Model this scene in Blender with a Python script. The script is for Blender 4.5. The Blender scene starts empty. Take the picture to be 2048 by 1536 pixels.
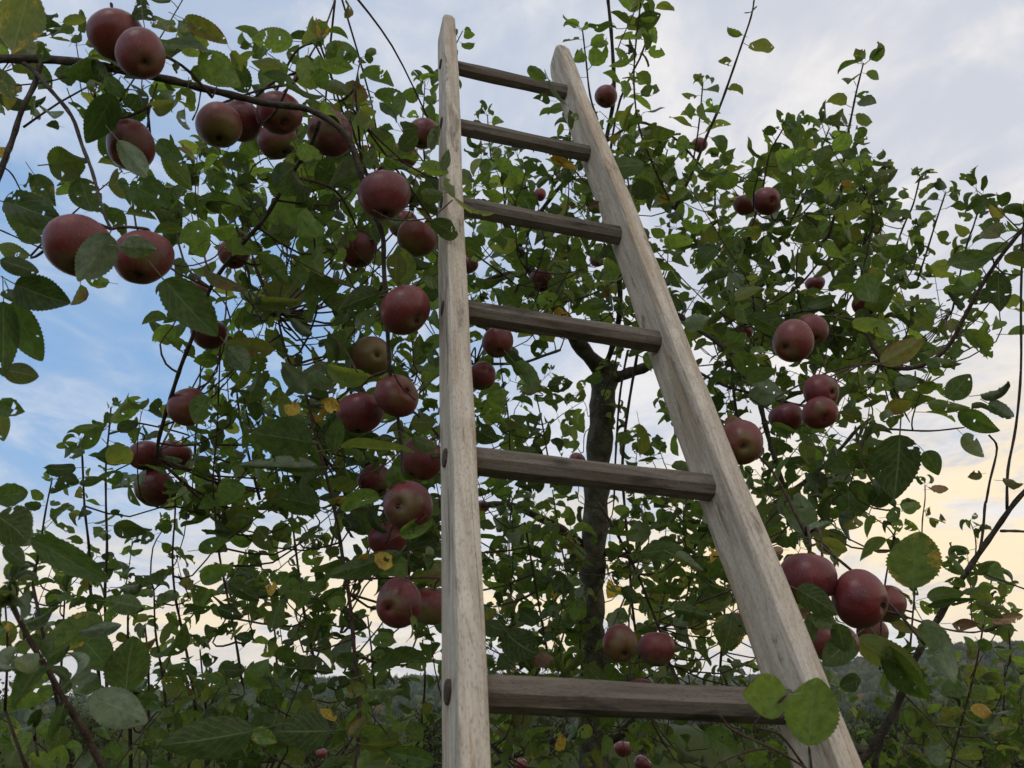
import bpy, math, random
import numpy as np
from mathutils import Vector, Matrix

random.seed(7)
rng = np.random.default_rng(7)
S = bpy.context.scene
C = S.collection

# ------------------------------------------------------------------ camera, sky, sun, exposure
F = 1704.0                      # focal length in pixels of the 2048 px wide photograph
PITCH = math.radians(21.8)
EYE = np.array([0.0, 0.0, 1.55])
AX = np.array([1.0, 0, 0])
AF = np.array([0, math.cos(PITCH), math.sin(PITCH)])
AU = np.array([0, -math.sin(PITCH), math.cos(PITCH)])
cd = bpy.data.cameras.new('camera')
cam = bpy.data.objects.new('camera', cd)
C.objects.link(cam)
cam.location = EYE
cam.rotation_euler = (math.radians(90) + PITCH, 0, 0)
cd.sensor_width = 36.0
cd.lens = 36.0 * F / 2048.0
cd.clip_start = 0.05
cd.clip_end = 9000
cd.dof.use_dof = True
cd.dof.focus_distance = 1.9
cd.dof.aperture_fstop = 14.0
S.camera = cam

SUN_EL, SUN_AZ = math.radians(50), math.radians(205)      # azimuth clockwise from +Y: behind the camera, to its left
W = bpy.data.worlds.new('World')
S.world = W
W.use_nodes = True


class NT:
    """small helper to write node trees as expressions"""
    def __init__(s, tree):
        s.t = tree
        tree.nodes.clear()

    def n(s, kind, **kw):
        nd = s.t.nodes.new(kind)
        for k, v in kw.items():
            if k == 'i':
                for a, b in v.items():
                    s.put(nd.inputs[a], b)
            else:
                setattr(nd, k, v)
        return nd

    def put(s, sock, v):
        if hasattr(v, 'is_linked') or hasattr(v, 'links'):
            s.t.links.new(v, sock)
        else:
            sock.default_value = v

    def m(s, op, a, b=0.0, c=None, clamp=False):
        nd = s.n('ShaderNodeMath', operation=op, use_clamp=clamp)
        s.put(nd.inputs[0], a)
        s.put(nd.inputs[1], b)
        if c is not None:
            s.put(nd.inputs[2], c)
        return nd.outputs[0]

    def step(s, x, lo, hi, a=0.0, b=1.0):
        nd = s.n('ShaderNodeMapRange', interpolation_type='SMOOTHSTEP')
        s.put(nd.inputs['Value'], x)
        nd.inputs['From Min'].default_value = lo
        nd.inputs['From Max'].default_value = hi
        s.put(nd.inputs['To Min'], a)
        s.put(nd.inputs['To Max'], b)
        return nd.outputs[0]

    def mix(s, f, a, b, blend='MIX'):
        nd = s.n('ShaderNodeMix', data_type='RGBA', blend_type=blend)
        s.put(nd.inputs['Factor'], f)
        for k, v in ((6, a), (7, b)):
            if isinstance(v, (tuple, list)):
                v = (*v, 1.0) if len(v) == 3 else v
            s.put(nd.inputs[k], v)
        return nd.outputs[2]

    def noise(s, vec, scale, detail=3.0, rough=0.55, w=None, dist=0.0):
        nd = s.n('ShaderNodeTexNoise')
        if w is not None:
            nd.noise_dimensions = '4D'
            s.put(nd.inputs['W'], w)
        if vec is not None:
            s.put(nd.inputs['Vector'], vec)
        nd.inputs['Scale'].default_value = scale
        nd.inputs['Detail'].default_value = detail
        nd.inputs['Roughness'].default_value = rough
        nd.inputs['Distortion'].default_value = dist
        return nd.outputs['Fac']

    def mapping(s, vec, scale=(1, 1, 1), loc=(0, 0, 0), rot=(0, 0, 0)):
        nd = s.n('ShaderNodeMapping')
        s.put(nd.inputs['Vector'], vec)
        nd.inputs['Scale'].default_value = scale
        nd.inputs['Location'].default_value = loc
        nd.inputs['Rotation'].default_value = rot
        return nd.outputs[0]


nt = NT(W.node_tree)
SKY_STRENGTH = 0.1
tc = nt.n('ShaderNodeTexCoord').outputs['Generated']
sep = nt.n('ShaderNodeSeparateXYZ', i={0: tc})
dx, dy, dz = sep.outputs
sky = nt.n('ShaderNodeTexSky', sky_type='NISHITA', sun_disc=False, sun_elevation=SUN_EL, sun_rotation=SUN_AZ)
sky.air_density = 1.0
sky.dust_density = 0.6
sky.ozone_density = 1.6
# project the view direction on a flat cloud deck
zc = nt.m('MAXIMUM', nt.m('ADD', dz, 0.10), 0.02)
cx, cy = nt.m('DIVIDE', dx, zc), nt.m('DIVIDE', dy, zc)
deck = nt.n('ShaderNodeCombineXYZ', i={0: cx, 1: cy, 2: 0.0}).outputs[0]
n_big = nt.noise(nt.mapping(deck, (0.55, 0.40, 1), (3.1, 1.7, 0)), 1.0, 3.0, 0.5)
n_mid = nt.noise(nt.mapping(deck, (1.25, 0.75, 1), (0.3, 5.2, 0)), 1.7, 6.0, 0.58, dist=0.6)
n_fin = nt.noise(nt.mapping(deck, (1.2, 0.85, 1), (8.3, 2.2, 0)), 5.0, 6.0, 0.62, dist=0.5)
# a wide gap in the clouds on the left (west) side of the view, mid height
side = nt.step(nt.m('ADD', dx, nt.m('MULTIPLY', nt.m('SUBTRACT', n_big, 0.5), 0.9)), -0.32, 0.40, 1.0, 0.0)
lowc = nt.step(dz, 0.10, 0.27)
highc = nt.step(dz, 0.44, 0.72, 1.0, 0.42)
wisps = nt.step(nt.m('ADD', nt.m('MULTIPLY', n_mid, 0.6), nt.m('MULTIPLY', n_fin, 0.4)), 0.40, 0.66)
gap = nt.m('MULTIPLY', nt.m('MULTIPLY', side, lowc), nt.m('MULTIPLY', highc, nt.m('SUBTRACT', 1.0, nt.m('MULTIPLY', wisps, 0.45))), clamp=True)
cloud_a, cloud_b = (6.4, 6.7, 7.5), (9.6, 9.2, 8.9)
cloud = nt.mix(nt.step(nt.m('ADD', nt.m('MULTIPLY', n_mid, 0.65), nt.m('MULTIPLY', n_fin, 0.35)), 0.40, 0.62), cloud_a, cloud_b)
blue = nt.mix(0.6, sky.outputs[0], (3.3, 6.0, 9.9))
col = nt.mix(gap, cloud, blue)
# warm light low over the hills, in streaks
streak = nt.noise(nt.mapping(tc, (3.6, 3.6, 13.0), (0.4, 0.2, 1.3)), 1.5, 7.0, 0.62, dist=0.9)
warm = nt.m('MULTIPLY', nt.step(dz, 0.035, 0.09), nt.step(nt.m('SUBTRACT', dz, nt.m('MULTIPLY', dx, 0.16)), 0.11, 0.33, 1.0, 0.0))
warm = nt.m('MULTIPLY', warm, nt.step(streak, 0.37, 0.55))
col = nt.mix(nt.m('MULTIPLY', warm, 0.95), col, (11.4, 9.4, 6.2))
pale = nt.m('MULTIPLY', nt.step(dz, 0.0, 0.12, 0.6, 0.0), 1.0)
col = nt.mix(pale, col, (8.0, 7.9, 7.9))
bg = nt.n('ShaderNodeBackground', i={'Color': col, 'Strength': SKY_STRENGTH})
nt.t.links.new(bg.outputs[0], nt.n('ShaderNodeOutputWorld').inputs[0])

sl = bpy.data.lights.new('sun', 'SUN')
sun = bpy.data.objects.new('sun', sl)
C.objects.link(sun)
sl.energy = 0.5
sl.angle = math.radians(30)
sl.color = (1.0, 0.93, 0.84)
sd = Vector((math.sin(SUN_AZ) * math.cos(SUN_EL), math.cos(SUN_AZ) * math.cos(SUN_EL), math.sin(SUN_EL)))
sun.rotation_euler = (-sd).to_track_quat('-Z', 'Y').to_euler()

vs = S.view_settings
vs.view_transform = 'Standard'
vs.look = 'None'
vs.gamma = 1.0
vs.exposure = 0.0
vs.use_curve_mapping = False


def at(px, py, d):
    """point at depth d (metres along the optical axis) seen at pixel px, py of the photograph"""
    return EYE + AX * ((px - 1024) / F * d) - AU * ((py - 768) / F * d) + AF * d


def to_px(P):
    v = P - EYE
    d = v @ AF
    return 1024 + F * (v @ AX) / d, 768 - F * (v @ AU) / d, d


# ------------------------------------------------------------------ helpers
def link(name, mesh, parent=None, mat=None, kind=None):
    o = bpy.data.objects.new(name, mesh)
    C.objects.link(o)
    if parent is not None:
        o.parent = parent
    if mat is not None and not mesh.materials:
        mesh.materials.append(mat)
    if kind:
        o['kind'] = kind
    return o


def thing(name, label, cat, loc=(0, 0, 0), group=None):
    o = bpy.data.objects.new(name, None)
    C.objects.link(o)
    o.location = loc
    o.empty_display_size = 0.05
    o['label'] = label
    o['category'] = cat
    if group:
        o['group'] = group
    return o


def mesh_from(name, V, Fc, smooth=True):
    me = bpy.data.meshes.new(name)
    me.from_pydata([tuple(v) for v in V], [], Fc)
    if smooth:
        me.polygons.foreach_set('use_smooth', [True] * len(me.polygons))
    me.update()
    return me


def norm(v):
    return v / (np.linalg.norm(v) + 1e-12)


def smooth_path(P, R, sub=4):
    P = np.asarray(P, float)
    R = np.asarray(R, float)
    if len(P) < 3:
        t = np.linspace(0, 1, sub + 1)[:, None]
        return P[0] * (1 - t) + P[-1] * t, R[0] * (1 - t[:, 0]) + R[-1] * t[:, 0]
    Q = np.vstack([2 * P[0] - P[1], P, 2 * P[-1] - P[-2]])
    out, rr = [], []
    for i in range(len(P) - 1):
        p0, p1, p2, p3 = Q[i:i + 4]
        for k in range(sub):
            t = k / sub
            out.append(0.5 * (2 * p1 + (p2 - p0) * t + (2 * p0 - 5 * p1 + 4 * p2 - p3) * t * t + (3 * p1 - p0 - 3 * p2 + p3) * t ** 3))
            rr.append(R[i] * (1 - t) + R[i + 1] * t)
    out.append(P[-1])
    rr.append(R[-1])
    return np.array(out), np.array(rr)


def tube(P, R, sides=7, lump=0.0, V=None, Fc=None):
    """add a tube along P with radii R to the lists V, Fc"""
    if V is None:
        V, Fc = [], []
    n = len(P)
    T = np.gradient(P, axis=0)
    ref = np.array([0.31, 0.2, 0.93])
    prev = None
    base = len(V)
    for i in range(n):
        t = norm(T[i])
        if prev is None:
            a = norm(np.cross(t, ref))
        else:
            a = norm(prev - t * (prev @ t))
        prev = a
        b = np.cross(t, a)
        for k in range(sides):
            ang = 2 * math.pi * k / sides
            r = R[i] * (1 + (random.uniform(-lump, lump) if lump else 0))
            V.append(P[i] + (a * math.cos(ang) + b * math.sin(ang)) * r)
    for i in range(n - 1):
        for k in range(sides):
            k2 = (k + 1) % sides
            Fc.append((base + i * sides + k, base + i * sides + k2, base + (i + 1) * sides + k2, base + (i + 1) * sides + k))
    Fc.append(tuple(base + k for k in reversed(range(sides))))
    Fc.append(tuple(base + (n - 1) * sides + k for k in range(sides)))
    return V, Fc


# ------------------------------------------------------------------ materials
def new_mat(name):
    m = bpy.data.materials.new(name)
    m.use_nodes = True
    return m, NT(m.node_tree)


def finish(nt, shader):
    nt.t.links.new(shader, nt.n('ShaderNodeOutputMaterial').inputs[0])


def leaf_mat(name, top, under, trans, blotch=None, amount=0.0, spread=0.35):
    m, nt = new_mat(name)
    uv = nt.n('ShaderNodeTexCoord').outputs['UV']
    su = nt.n('ShaderNodeSeparateXYZ', i={0: uv})
    u, v = su.outputs[0], su.outputs[1]
    at_ = nt.n('ShaderNodeAttribute', attribute_name='tint').outputs['Fac']
    rnd = nt.m('FRACT', nt.m('ADD', at_, nt.n('ShaderNodeObjectInfo').outputs['Random']))
    rnd2 = nt.m('FRACT', nt.m('MULTIPLY', rnd, 17.31))
    off = nt.m('MULTIPLY', rnd, 37.0)
    au = nt.m('ABSOLUTE', nt.m('SUBTRACT', u, 0.5))
    mid = nt.step(au, 0.008, 0.03, 1.0, 0.0)
    w = nt.m('FRACT', nt.m('MULTIPLY', nt.m('SUBTRACT', v, nt.m('MULTIPLY', au, 0.75)), 7.0))
    side = nt.step(nt.m('ABSOLUTE', nt.m('SUBTRACT', w, 0.5)), 0.02, 0.13, 1.0, 0.0)
    vein = nt.m('MAXIMUM', mid, nt.m('MULTIPLY', side, 0.45))
    nn = nt.noise(nt.mapping(uv, (1, 1.5, 1)), 5.0, 4.0, 0.6, w=off)
    back = nt.n('ShaderNodeNewGeometry').outputs['Backfacing']
    mot = nt.step(nn, 0.3, 0.7, 0.75, 1.25)
    bri = nt.m('MULTIPLY', mot, nt.step(rnd2, 0.0, 1.0, 1.0 - spread, 1.0 + spread))

    def scaled(c):
        return nt.mix(1.0, c, nt.n('ShaderNodeCombineXYZ', i={0: bri, 1: bri, 2: bri}).outputs[0], 'MULTIPLY')
    ct = nt.mix(nt.m('MULTIPLY', vein, 0.5), scaled(top), (0.13, 0.17, 0.06))
    cu = nt.mix(nt.m('MULTIPLY', vein, 0.45), scaled(under), (0.20, 0.23, 0.12))
    tr = nt.mix(nt.m('MULTIPLY', vein, 0.35), scaled(trans), (0.05, 0.07, 0.015))
    # a third of the leaves turn yellower
    yel = nt.step(rnd, 0.74, 1.0, 0.0, 0.5)
    tr = nt.mix(yel, tr, (0.25, 0.24, 0.035))
    ct = nt.mix(nt.m('MULTIPLY', yel, 0.5), ct, (0.11, 0.11, 0.02))
    # scab spots and brown edges
    spot = nt.step(nt.noise(nt.mapping(uv, (1, 1.5, 1), (5, 2, 0)), 9.0, 2.0, 0.5, w=off), 0.66, 0.74)
    edge = nt.m('ADD', nt.m('MULTIPLY', au, 0.9), nt.m('MULTIPLY', v, 0.22))
    if blotch:
        patch = nt.step(nt.m('ADD', nt.noise(nt.mapping(uv, (1, 1.3, 1), (2, 9, 0)), 2.6, 6.0, 0.7, w=off), nt.m('ADD', nt.m('MULTIPLY', edge, 0.22), nt.m('MULTIPLY', nt.m('SUBTRACT', nt.noise(nt.mapping(uv, (1, 1.4, 1), (7, 3, 0)), 16.0, 3.0, 0.7, w=off), 0.5), 0.55))), 0.70 - amount, 0.86 - amount)
        ct, cu, tr = nt.mix(patch, ct, blotch), nt.mix(patch, cu, blotch), nt.mix(patch, tr, tuple(x * 0.9 for x in blotch))
    brown = nt.m('MULTIPLY', nt.step(nt.m('ADD', edge, nt.m('MULTIPLY', nn, 0.5)), 0.80, 0.90), nt.step(rnd2, 0.55, 0.75))
    for_brown = nt.m('MAXIMUM', nt.m('MULTIPLY', spot, 0.75), brown)
    ct = nt.mix(for_brown, ct, (0.075, 0.04, 0.02))
    cu = nt.mix(for_brown, cu, (0.10, 0.055, 0.03))
    tr = nt.mix(for_brown, tr, (0.06, 0.025, 0.008))
    base = nt.mix(back, ct, cu)
    bump = nt.n('ShaderNodeBump', i={'Strength': 0.35, 'Distance': 0.002, 'Height': nt.m('ADD', nn, nt.m('MULTIPLY', vein, -0.5))})
    p = nt.n('ShaderNodeBsdfPrincipled', i={'Base Color': base, 'Roughness': nt.step(back, 0.0, 1.0, 0.46, 0.8), 'Normal': bump.outputs[0]})
    p.inputs['Specular IOR Level'].default_value = 0.13
    t = nt.n('ShaderNodeBsdfTranslucent', i={'Color': tr, 'Normal': bump.outputs[0]})
    a = nt.n('ShaderNodeAddShader')
    nt.t.links.new(p.outputs[0], a.inputs[0])
    nt.t.links.new(t.outputs[0], a.inputs[1])
    finish(nt, a.outputs[0])
    return m


LEAF = {
    'd': leaf_mat('leaf_dark_green', (0.026, 0.043, 0.011), (0.040, 0.056, 0.020), (0.050, 0.082, 0.011)),
    'g': leaf_mat('leaf_fresh_green', (0.042, 0.070, 0.013), (0.056, 0.078, 0.024), (0.105, 0.155, 0.018)),
    'u': leaf_mat('leaf_downy_underside', (0.100, 0.125, 0.078), (0.108, 0.133, 0.085), (0.050, 0.075, 0.014), spread=0.2),
    'y': leaf_mat('leaf_yellowing', (0.055, 0.090, 0.022), (0.080, 0.105, 0.045), (0.075, 0.115, 0.012), (0.30, 0.20, 0.035), 0.09),
    'b': leaf_mat('leaf_browning', (0.075, 0.085, 0.022), (0.095, 0.100, 0.045), (0.090, 0.095, 0.012), (0.14, 0.065, 0.025), 0.14),
    'o': leaf_mat('leaf_turned_yellow', (0.30, 0.20, 0.03), (0.28, 0.19, 0.04), (0.24, 0.15, 0.012), (0.12, 0.05, 0.015), 0.10),
    'w': leaf_mat('leaf_withered', (0.20, 0.125, 0.075), (0.22, 0.14, 0.09), (0.06, 0.03, 0.015), (0.10, 0.05, 0.03), 0.15),
}
KEYS = list(LEAF)


def bark_mat(name, c1, c2, scale, ring=0.0):
    m, nt = new_mat(name)
    oc = nt.n('ShaderNodeTexCoord').outputs['Object']
    n1 = nt.noise(oc, scale, 6.0, 0.65)
    n2 = nt.noise(nt.mapping(oc, (1, 1, 3.0)), scale * 2.5, 4.0, 0.6)
    col = nt.mix(nt.step(n1, 0.35, 0.68), c1, c2)
    col = nt.mix(nt.step(n2, 0.60, 0.72), col, tuple(min(1, x * 1.9) for x in c2))
    b = nt.n('ShaderNodeBump', i={'Strength': 0.8, 'Distance': 0.004, 'Height': nt.m('ADD', n1, n2)})
    p = nt.n('ShaderNodeBsdfPrincipled', i={'Base Color': col, 'Roughness': 0.85, 'Normal': b.outputs[0]})
    p.inputs['Specular IOR Level'].default_value = 0.15
    finish(nt, p.outputs[0])
    return m


BARK = bark_mat('bark', (0.045, 0.034, 0.027), (0.105, 0.088, 0.070), 30)
BARK_OLD = bark_mat('bark_trunk', (0.062, 0.054, 0.038), (0.150, 0.138, 0.100), 22)
TWIG = bark_mat('twig_bark', (0.060, 0.034, 0.027), (0.115, 0.080, 0.062), 60)


def apple_mat():
    m, nt = new_mat('apple_skin')
    oc = nt.n('ShaderNodeTexCoord').outputs['Object']
    oi = nt.n('ShaderNodeObjectInfo')
    rnd = oi.outputs['Random']
    oc_s = nt.n('ShaderNodeSeparateColor', i={0: oi.outputs['Color']})
    green, dark = oc_s.outputs[0], oc_s.outputs[1]
    sx = nt.n('ShaderNodeSeparateXYZ', i={0: oc})
    z = nt.m('DIVIDE', sx.outputs[2], 0.038)
    off = nt.m('MULTIPLY', rnd, 50)
    ang = nt.m('ARCTAN2', sx.outputs[1], sx.outputs[0])
    st = nt.n('ShaderNodeCombineXYZ', i={0: nt.m('COSINE', ang), 1: nt.m('SINE', ang), 2: nt.m('MULTIPLY', z, 0.12)}).outputs[0]
    streak = nt.noise(st, 9.0, 4.0, 0.65, w=off)
    big = nt.noise(oc, 28.0, 3.0, 0.5, w=off)
    red = nt.mix(nt.step(streak, 0.25, 0.75), (0.108, 0.009, 0.012), (0.180, 0.024, 0.021))
    red = nt.mix(nt.step(big, 0.35, 0.70), red, (0.080, 0.014, 0.019))
    red = nt.mix(nt.step(rnd, 0.45, 1.0, 0.0, 0.5), red, (0.165, 0.034, 0.018))
    # green-yellow ground colour towards the calyx and on one cheek
    g = nt.m('ADD', nt.m('ADD', nt.m('MULTIPLY', z, -0.40), nt.m('MULTIPLY', big, 0.95)), nt.m('MULTIPLY', streak, 0.25))
    g = nt.m('ADD', g, nt.m('SUBTRACT', green, 0.17))
    gm = nt.step(g, 0.62, 1.02)
    col = nt.mix(nt.m('MULTIPLY', gm, 0.85), red, (0.150, 0.125, 0.035))
    top = nt.step(z, 0.62, 0.92)
    col = nt.mix(nt.m('MULTIPLY', top, 0.5), col, (0.17, 0.10, 0.04))
    vo = nt.n('ShaderNodeTexVoronoi', feature='F1', i={'Vector': oc, 'Scale': 230.0, 'Randomness': 1.0}).outputs['Distance']
    dots = nt.step(vo, 0.10, 0.22, 0.55, 0.0)
    col = nt.mix(dots, col, (0.24, 0.15, 0.10))
    # whitish bloom of the skin, rubbed off in places
    blo = nt.m('MULTIPLY', nt.step(nt.noise(oc, 45.0, 5.0, 0.65, w=nt.m('ADD', off, 9.0)), 0.34, 0.70), 0.085)
    col = nt.mix(blo, col, (0.34, 0.22, 0.245))
    col = nt.mix(dark, col, (0.05, 0.02, 0.018))
    sc = nt.step(nt.noise(oc, 60.0, 3.0, 0.6, w=nt.m('ADD', off, 21.0)), 0.74, 0.78)
    col = nt.mix(nt.m('MULTIPLY', sc, 0.6), col, (0.16, 0.10, 0.06))
    p = nt.n('ShaderNodeBsdfPrincipled', i={'Base Color': col, 'Roughness': nt.step(blo, 0.0, 0.085, 0.29, 0.56)})
    p.inputs['Specular IOR Level'].default_value = 0.4
    p.inputs['Sheen Weight'].default_value = 0.04
    p.inputs['Sheen Roughness'].default_value = 0.45
    p.inputs['Sheen Tint'].default_value = (1.0, 0.86, 0.88, 1.0)
    finish(nt, p.outputs[0])
    return m


APPLE = apple_mat()


def wood_mat(name, c1, c2, c3, axis):
    """weathered wood, the grain along the object's local axis"""
    m, nt = new_mat(name)
    oc = nt.n('ShaderNodeTexCoord').outputs['Object']
    sc = [1.0, 1.0, 1.0]
    sc[axis] = 0.035
    grain = nt.noise(nt.mapping(oc, tuple(sc)), 420.0, 6.0, 0.7, dist=0.3)
    sc[axis] = 0.09
    band = nt.noise(nt.mapping(oc, tuple(sc), (0.3, 0.2, 0.1)), 70.0, 5.0, 0.6, dist=0.8)
    blot = nt.noise(oc, 16.0, 5.0, 0.65)
    fine = nt.noise(oc, 900.0, 3.0, 0.6)
    col = nt.mix(nt.step(band, 0.34, 0.66), c1, c2)
    col = nt.mix(nt.m('MULTIPLY', nt.step(grain, 0.50, 0.74), 0.42), col, c3)
    sc[axis] = 0.16
    dirt = nt.step(nt.noise(nt.mapping(oc, tuple(sc), (0.7, 0.1, 0.5)), 38.0, 5.0, 0.7, dist=0.6), 0.53, 0.67)
    col = nt.mix(nt.m('MULTIPLY', dirt, 0.78), col, tuple(x * 0.6 for x in c3))
    col = nt.mix(nt.step(blot, 0.56, 0.72, 0.0, 0.35), col, tuple(x * 0.66 for x in c1))
    col = nt.mix(nt.step(blot, 0.30, 0.44, 0.28, 0.0), col, tuple(min(0.8, x * 1.25) for x in c2))
    sc[axis] = 0.06
    gold = nt.step(nt.noise(nt.mapping(oc, tuple(sc), (1.7, 2.1, 0.5)), 45.0, 5.0, 0.65, dist=0.5), 0.50, 0.64)
    col = nt.mix(nt.m('MULTIPLY', gold, 0.5), col, tuple(x * y for x, y in zip(c1, (0.80, 0.62, 0.42))))
    sc[axis] = 0.28
    speck = nt.noise(nt.mapping(oc, tuple(sc), (0.2, 0.6, 0.9)), 520.0, 3.0, 0.7)
    col = nt.mix(nt.step(speck, 0.50, 0.70, 0.0, 0.55), col, c3)
    col = nt.mix(nt.step(fine, 0.62, 0.75, 0.0, 0.30), col, c3)
    kn = nt.n('ShaderNodeTexVoronoi', feature='F1', i={'Vector': nt.mapping(oc, tuple(0.45 if q == axis else 1.0 for q in range(3))), 'Scale': 11.0, 'Randomness': 1.0}).outputs['Distance']
    knot = nt.step(kn, 0.045, 0.10, 0.75, 0.0)
    col = nt.mix(knot, col, tuple(x * 0.55 for x in c3))
    sc[axis] = 0.012
    crack = nt.step(nt.noise(nt.mapping(oc, tuple(sc), (0.9, 0.4, 0.2)), 190.0, 2.0, 0.5, dist=0.2), 0.69, 0.72)
    col = nt.mix(nt.m('MULTIPLY', crack, 0.55), col, tuple(x * 0.4 for x in c3))
    grain = nt.m('ADD', grain, nt.m('MULTIPLY', crack, 1.2))
    b = nt.n('ShaderNodeBump', i={'Strength': 0.6, 'Distance': 0.0015, 'Height': nt.m('SUBTRACT', nt.m('MULTIPLY', band, 0.5), grain)})
    p = nt.n('ShaderNodeBsdfPrincipled', i={'Base Color': col, 'Roughness': 0.8, 'Normal': b.outputs[0]})
    p.inputs['Specular IOR Level'].default_value = 0.25
    finish(nt, p.outputs[0])
    return m


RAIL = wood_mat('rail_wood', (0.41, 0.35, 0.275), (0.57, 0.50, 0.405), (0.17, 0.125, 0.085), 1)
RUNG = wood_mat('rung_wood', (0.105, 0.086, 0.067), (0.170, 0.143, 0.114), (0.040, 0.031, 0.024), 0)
PEG = wood_mat('peg_wood', (0.055, 0.042, 0.032), (0.09, 0.07, 0.052), (0.04, 0.03, 0.022), 0)


def plain(name, c1, c2, scale, rough=0.9):
    m, nt = new_mat(name)
    oc = nt.n('ShaderNodeTexCoord').outputs['Object']
    n1 = nt.noise(oc, scale, 6.0, 0.6)
    p = nt.n('ShaderNodeBsdfPrincipled', i={'Base Color': nt.mix(nt.step(n1, 0.3, 0.7), c1, c2), 'Roughness': rough})
    p.inputs['Specular IOR Level'].default_value = 0.0
    finish(nt, p.outputs[0])
    return m


# ------------------------------------------------------------------ ground, hill, forest
g = mesh_from('ground', [(-1490, -15, 0), (1490, -15, 0), (1490, 1890, 0), (-1490, 1890, 0)], [(0, 1, 2, 3)])
link('ground', g, mat=plain('ground_grass', (0.028, 0.040, 0.012), (0.058, 0.066, 0.022), 0.6), kind='structure')['label'] = 'dark green orchard ground'

RIDGE = [(-900, 1400), (0, 1396), (99, 1392), (300, 1380), (427, 1374), (495, 1358), (620, 1352), (900, 1346), (1228, 1338), (1400, 1350), (1485, 1348), (1640, 1318), (1809, 1303), (1860, 1289), (2045, 1272), (2500, 1225), (3200, 1200)]


def ray(px, py):
    v = AX * ((px - 1024) / F) - AU * ((py - 768) / F) + AF
    return math.atan2(v[0], v[1]), math.atan2(v[2], math.hypot(v[0], v[1]))


RA = [ray(*p) for p in RIDGE]
ra_az = np.array([a for a, e in RA])
ra_el = np.array([e for a, e in RA])


def ridge_dist(az):
    return np.interp(az, [-0.6, -0.25, 0.1, 0.3, 0.6], [1000, 1050, 1250, 1000, 820])


def hill_z(az, r):
    R = ridge_dist(az)
    top = R * np.tan(np.interp(az, ra_az, ra_el)) + 1.55 - 11.0
    t = np.clip((r - 480.0) / (R - 480.0), 0, 1.9)
    up = np.where(t < 1, 0.72 * t + 0.28 * t * t * (3 - 2 * t), 1 - 0.5 * (t - 1) ** 2)
    return top * up + 1.2 * np.sin(az * 60 + r * 0.013) * np.clip(t, 0, 1) - 0.3 * (r < 500)


azs = np.linspace(-1.0, 1.0, 90)
rs = np.linspace(470, 1700, 50)
V, Fc = [], []
for r in rs:
    for a in azs:
        V.append((r * math.sin(a), r * math.cos(a), float(hill_z(a, r))))
for i in range(len(rs) - 1):
    for j in range(len(azs) - 1):
        k = i * len(azs) + j
        Fc.append((k, k + 1, k + 1 + len(azs), k + len(azs)))
link('hill', mesh_from('hill', V, Fc), mat=plain('hill_grass', (0.035, 0.048, 0.022), (0.075, 0.080, 0.034), 0.05), kind='structure')['label'] = 'wooded hillside behind the orchard'


def tinted_mat(name, ramp, rough=0.9):
    m, nt = new_mat(name)
    t = nt.n('ShaderNodeAttribute', attribute_name='tint').outputs['Fac']
    oc = nt.n('ShaderNodeTexCoord').outputs['Object']
    r = nt.n('ShaderNodeValToRGB', i={0: t})
    el = r.color_ramp.elements
    for i, (p, c) in enumerate(ramp):
        e = el[i] if i < 2 else el.new(p)
        e.position = p
        e.color = (*c, 1)
    k = nt.step(nt.noise(oc, 0.9, 4, 0.6), 0.3, 0.7, 0.7, 1.3)
    col = nt.mix(1.0, r.outputs[0], nt.n('ShaderNodeCombineXYZ', i={0: k, 1: k, 2: k}).outputs[0], 'MULTIPLY')
    p = nt.n('ShaderNodeBsdfPrincipled', i={'Base Color': col, 'Roughness': rough})
    p.inputs['Specular IOR Level'].default_value = 0.1
    finish(nt, p.outputs[0])
    return m


def ico(sub):
    import bmesh
    bm = bmesh.new()
    bmesh.ops.create_icosphere(bm, subdivisions=sub, radius=1.0)
    V = np.array([v.co for v in bm.verts])
    Fq = np.array([[v.index for v in f.verts] for f in bm.faces])
    bm.free()
    return V, Fq


def join_blobs(name, blobs, mat):
    """blobs: list of (V, F, tint) -> one mesh"""
    nv = sum(len(b[0]) for b in blobs)
    me = bpy.data.meshes.new(name)
    VV = np.concatenate([b[0] for b in blobs])
    off, FF, TT = 0, [], []
    for v, f, t in blobs:
        FF.append(f + off)
        off += len(v)
        TT.append(np.full(len(v), t))
    FF = np.concatenate(FF)
    n = FF.shape[1]
    me.vertices.add(nv)
    me.vertices.foreach_set('co', VV.ravel())
    me.loops.add(FF.size)
    me.loops.foreach_set('vertex_index', FF.ravel().astype(np.int32))
    me.polygons.add(len(FF))
    me.polygons.foreach_set('loop_start', np.arange(0, FF.size, n, dtype=np.int32))
    me.polygons.foreach_set('loop_total', np.full(len(FF), n, dtype=np.int32))
    a = me.attributes.new('tint', 'FLOAT', 'POINT')
    a.data.foreach_set('value', np.concatenate(TT).astype(np.float32))
    me.materials.append(mat)
    me.update(calc_edges=True)
    me.validate()
    return me


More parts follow.
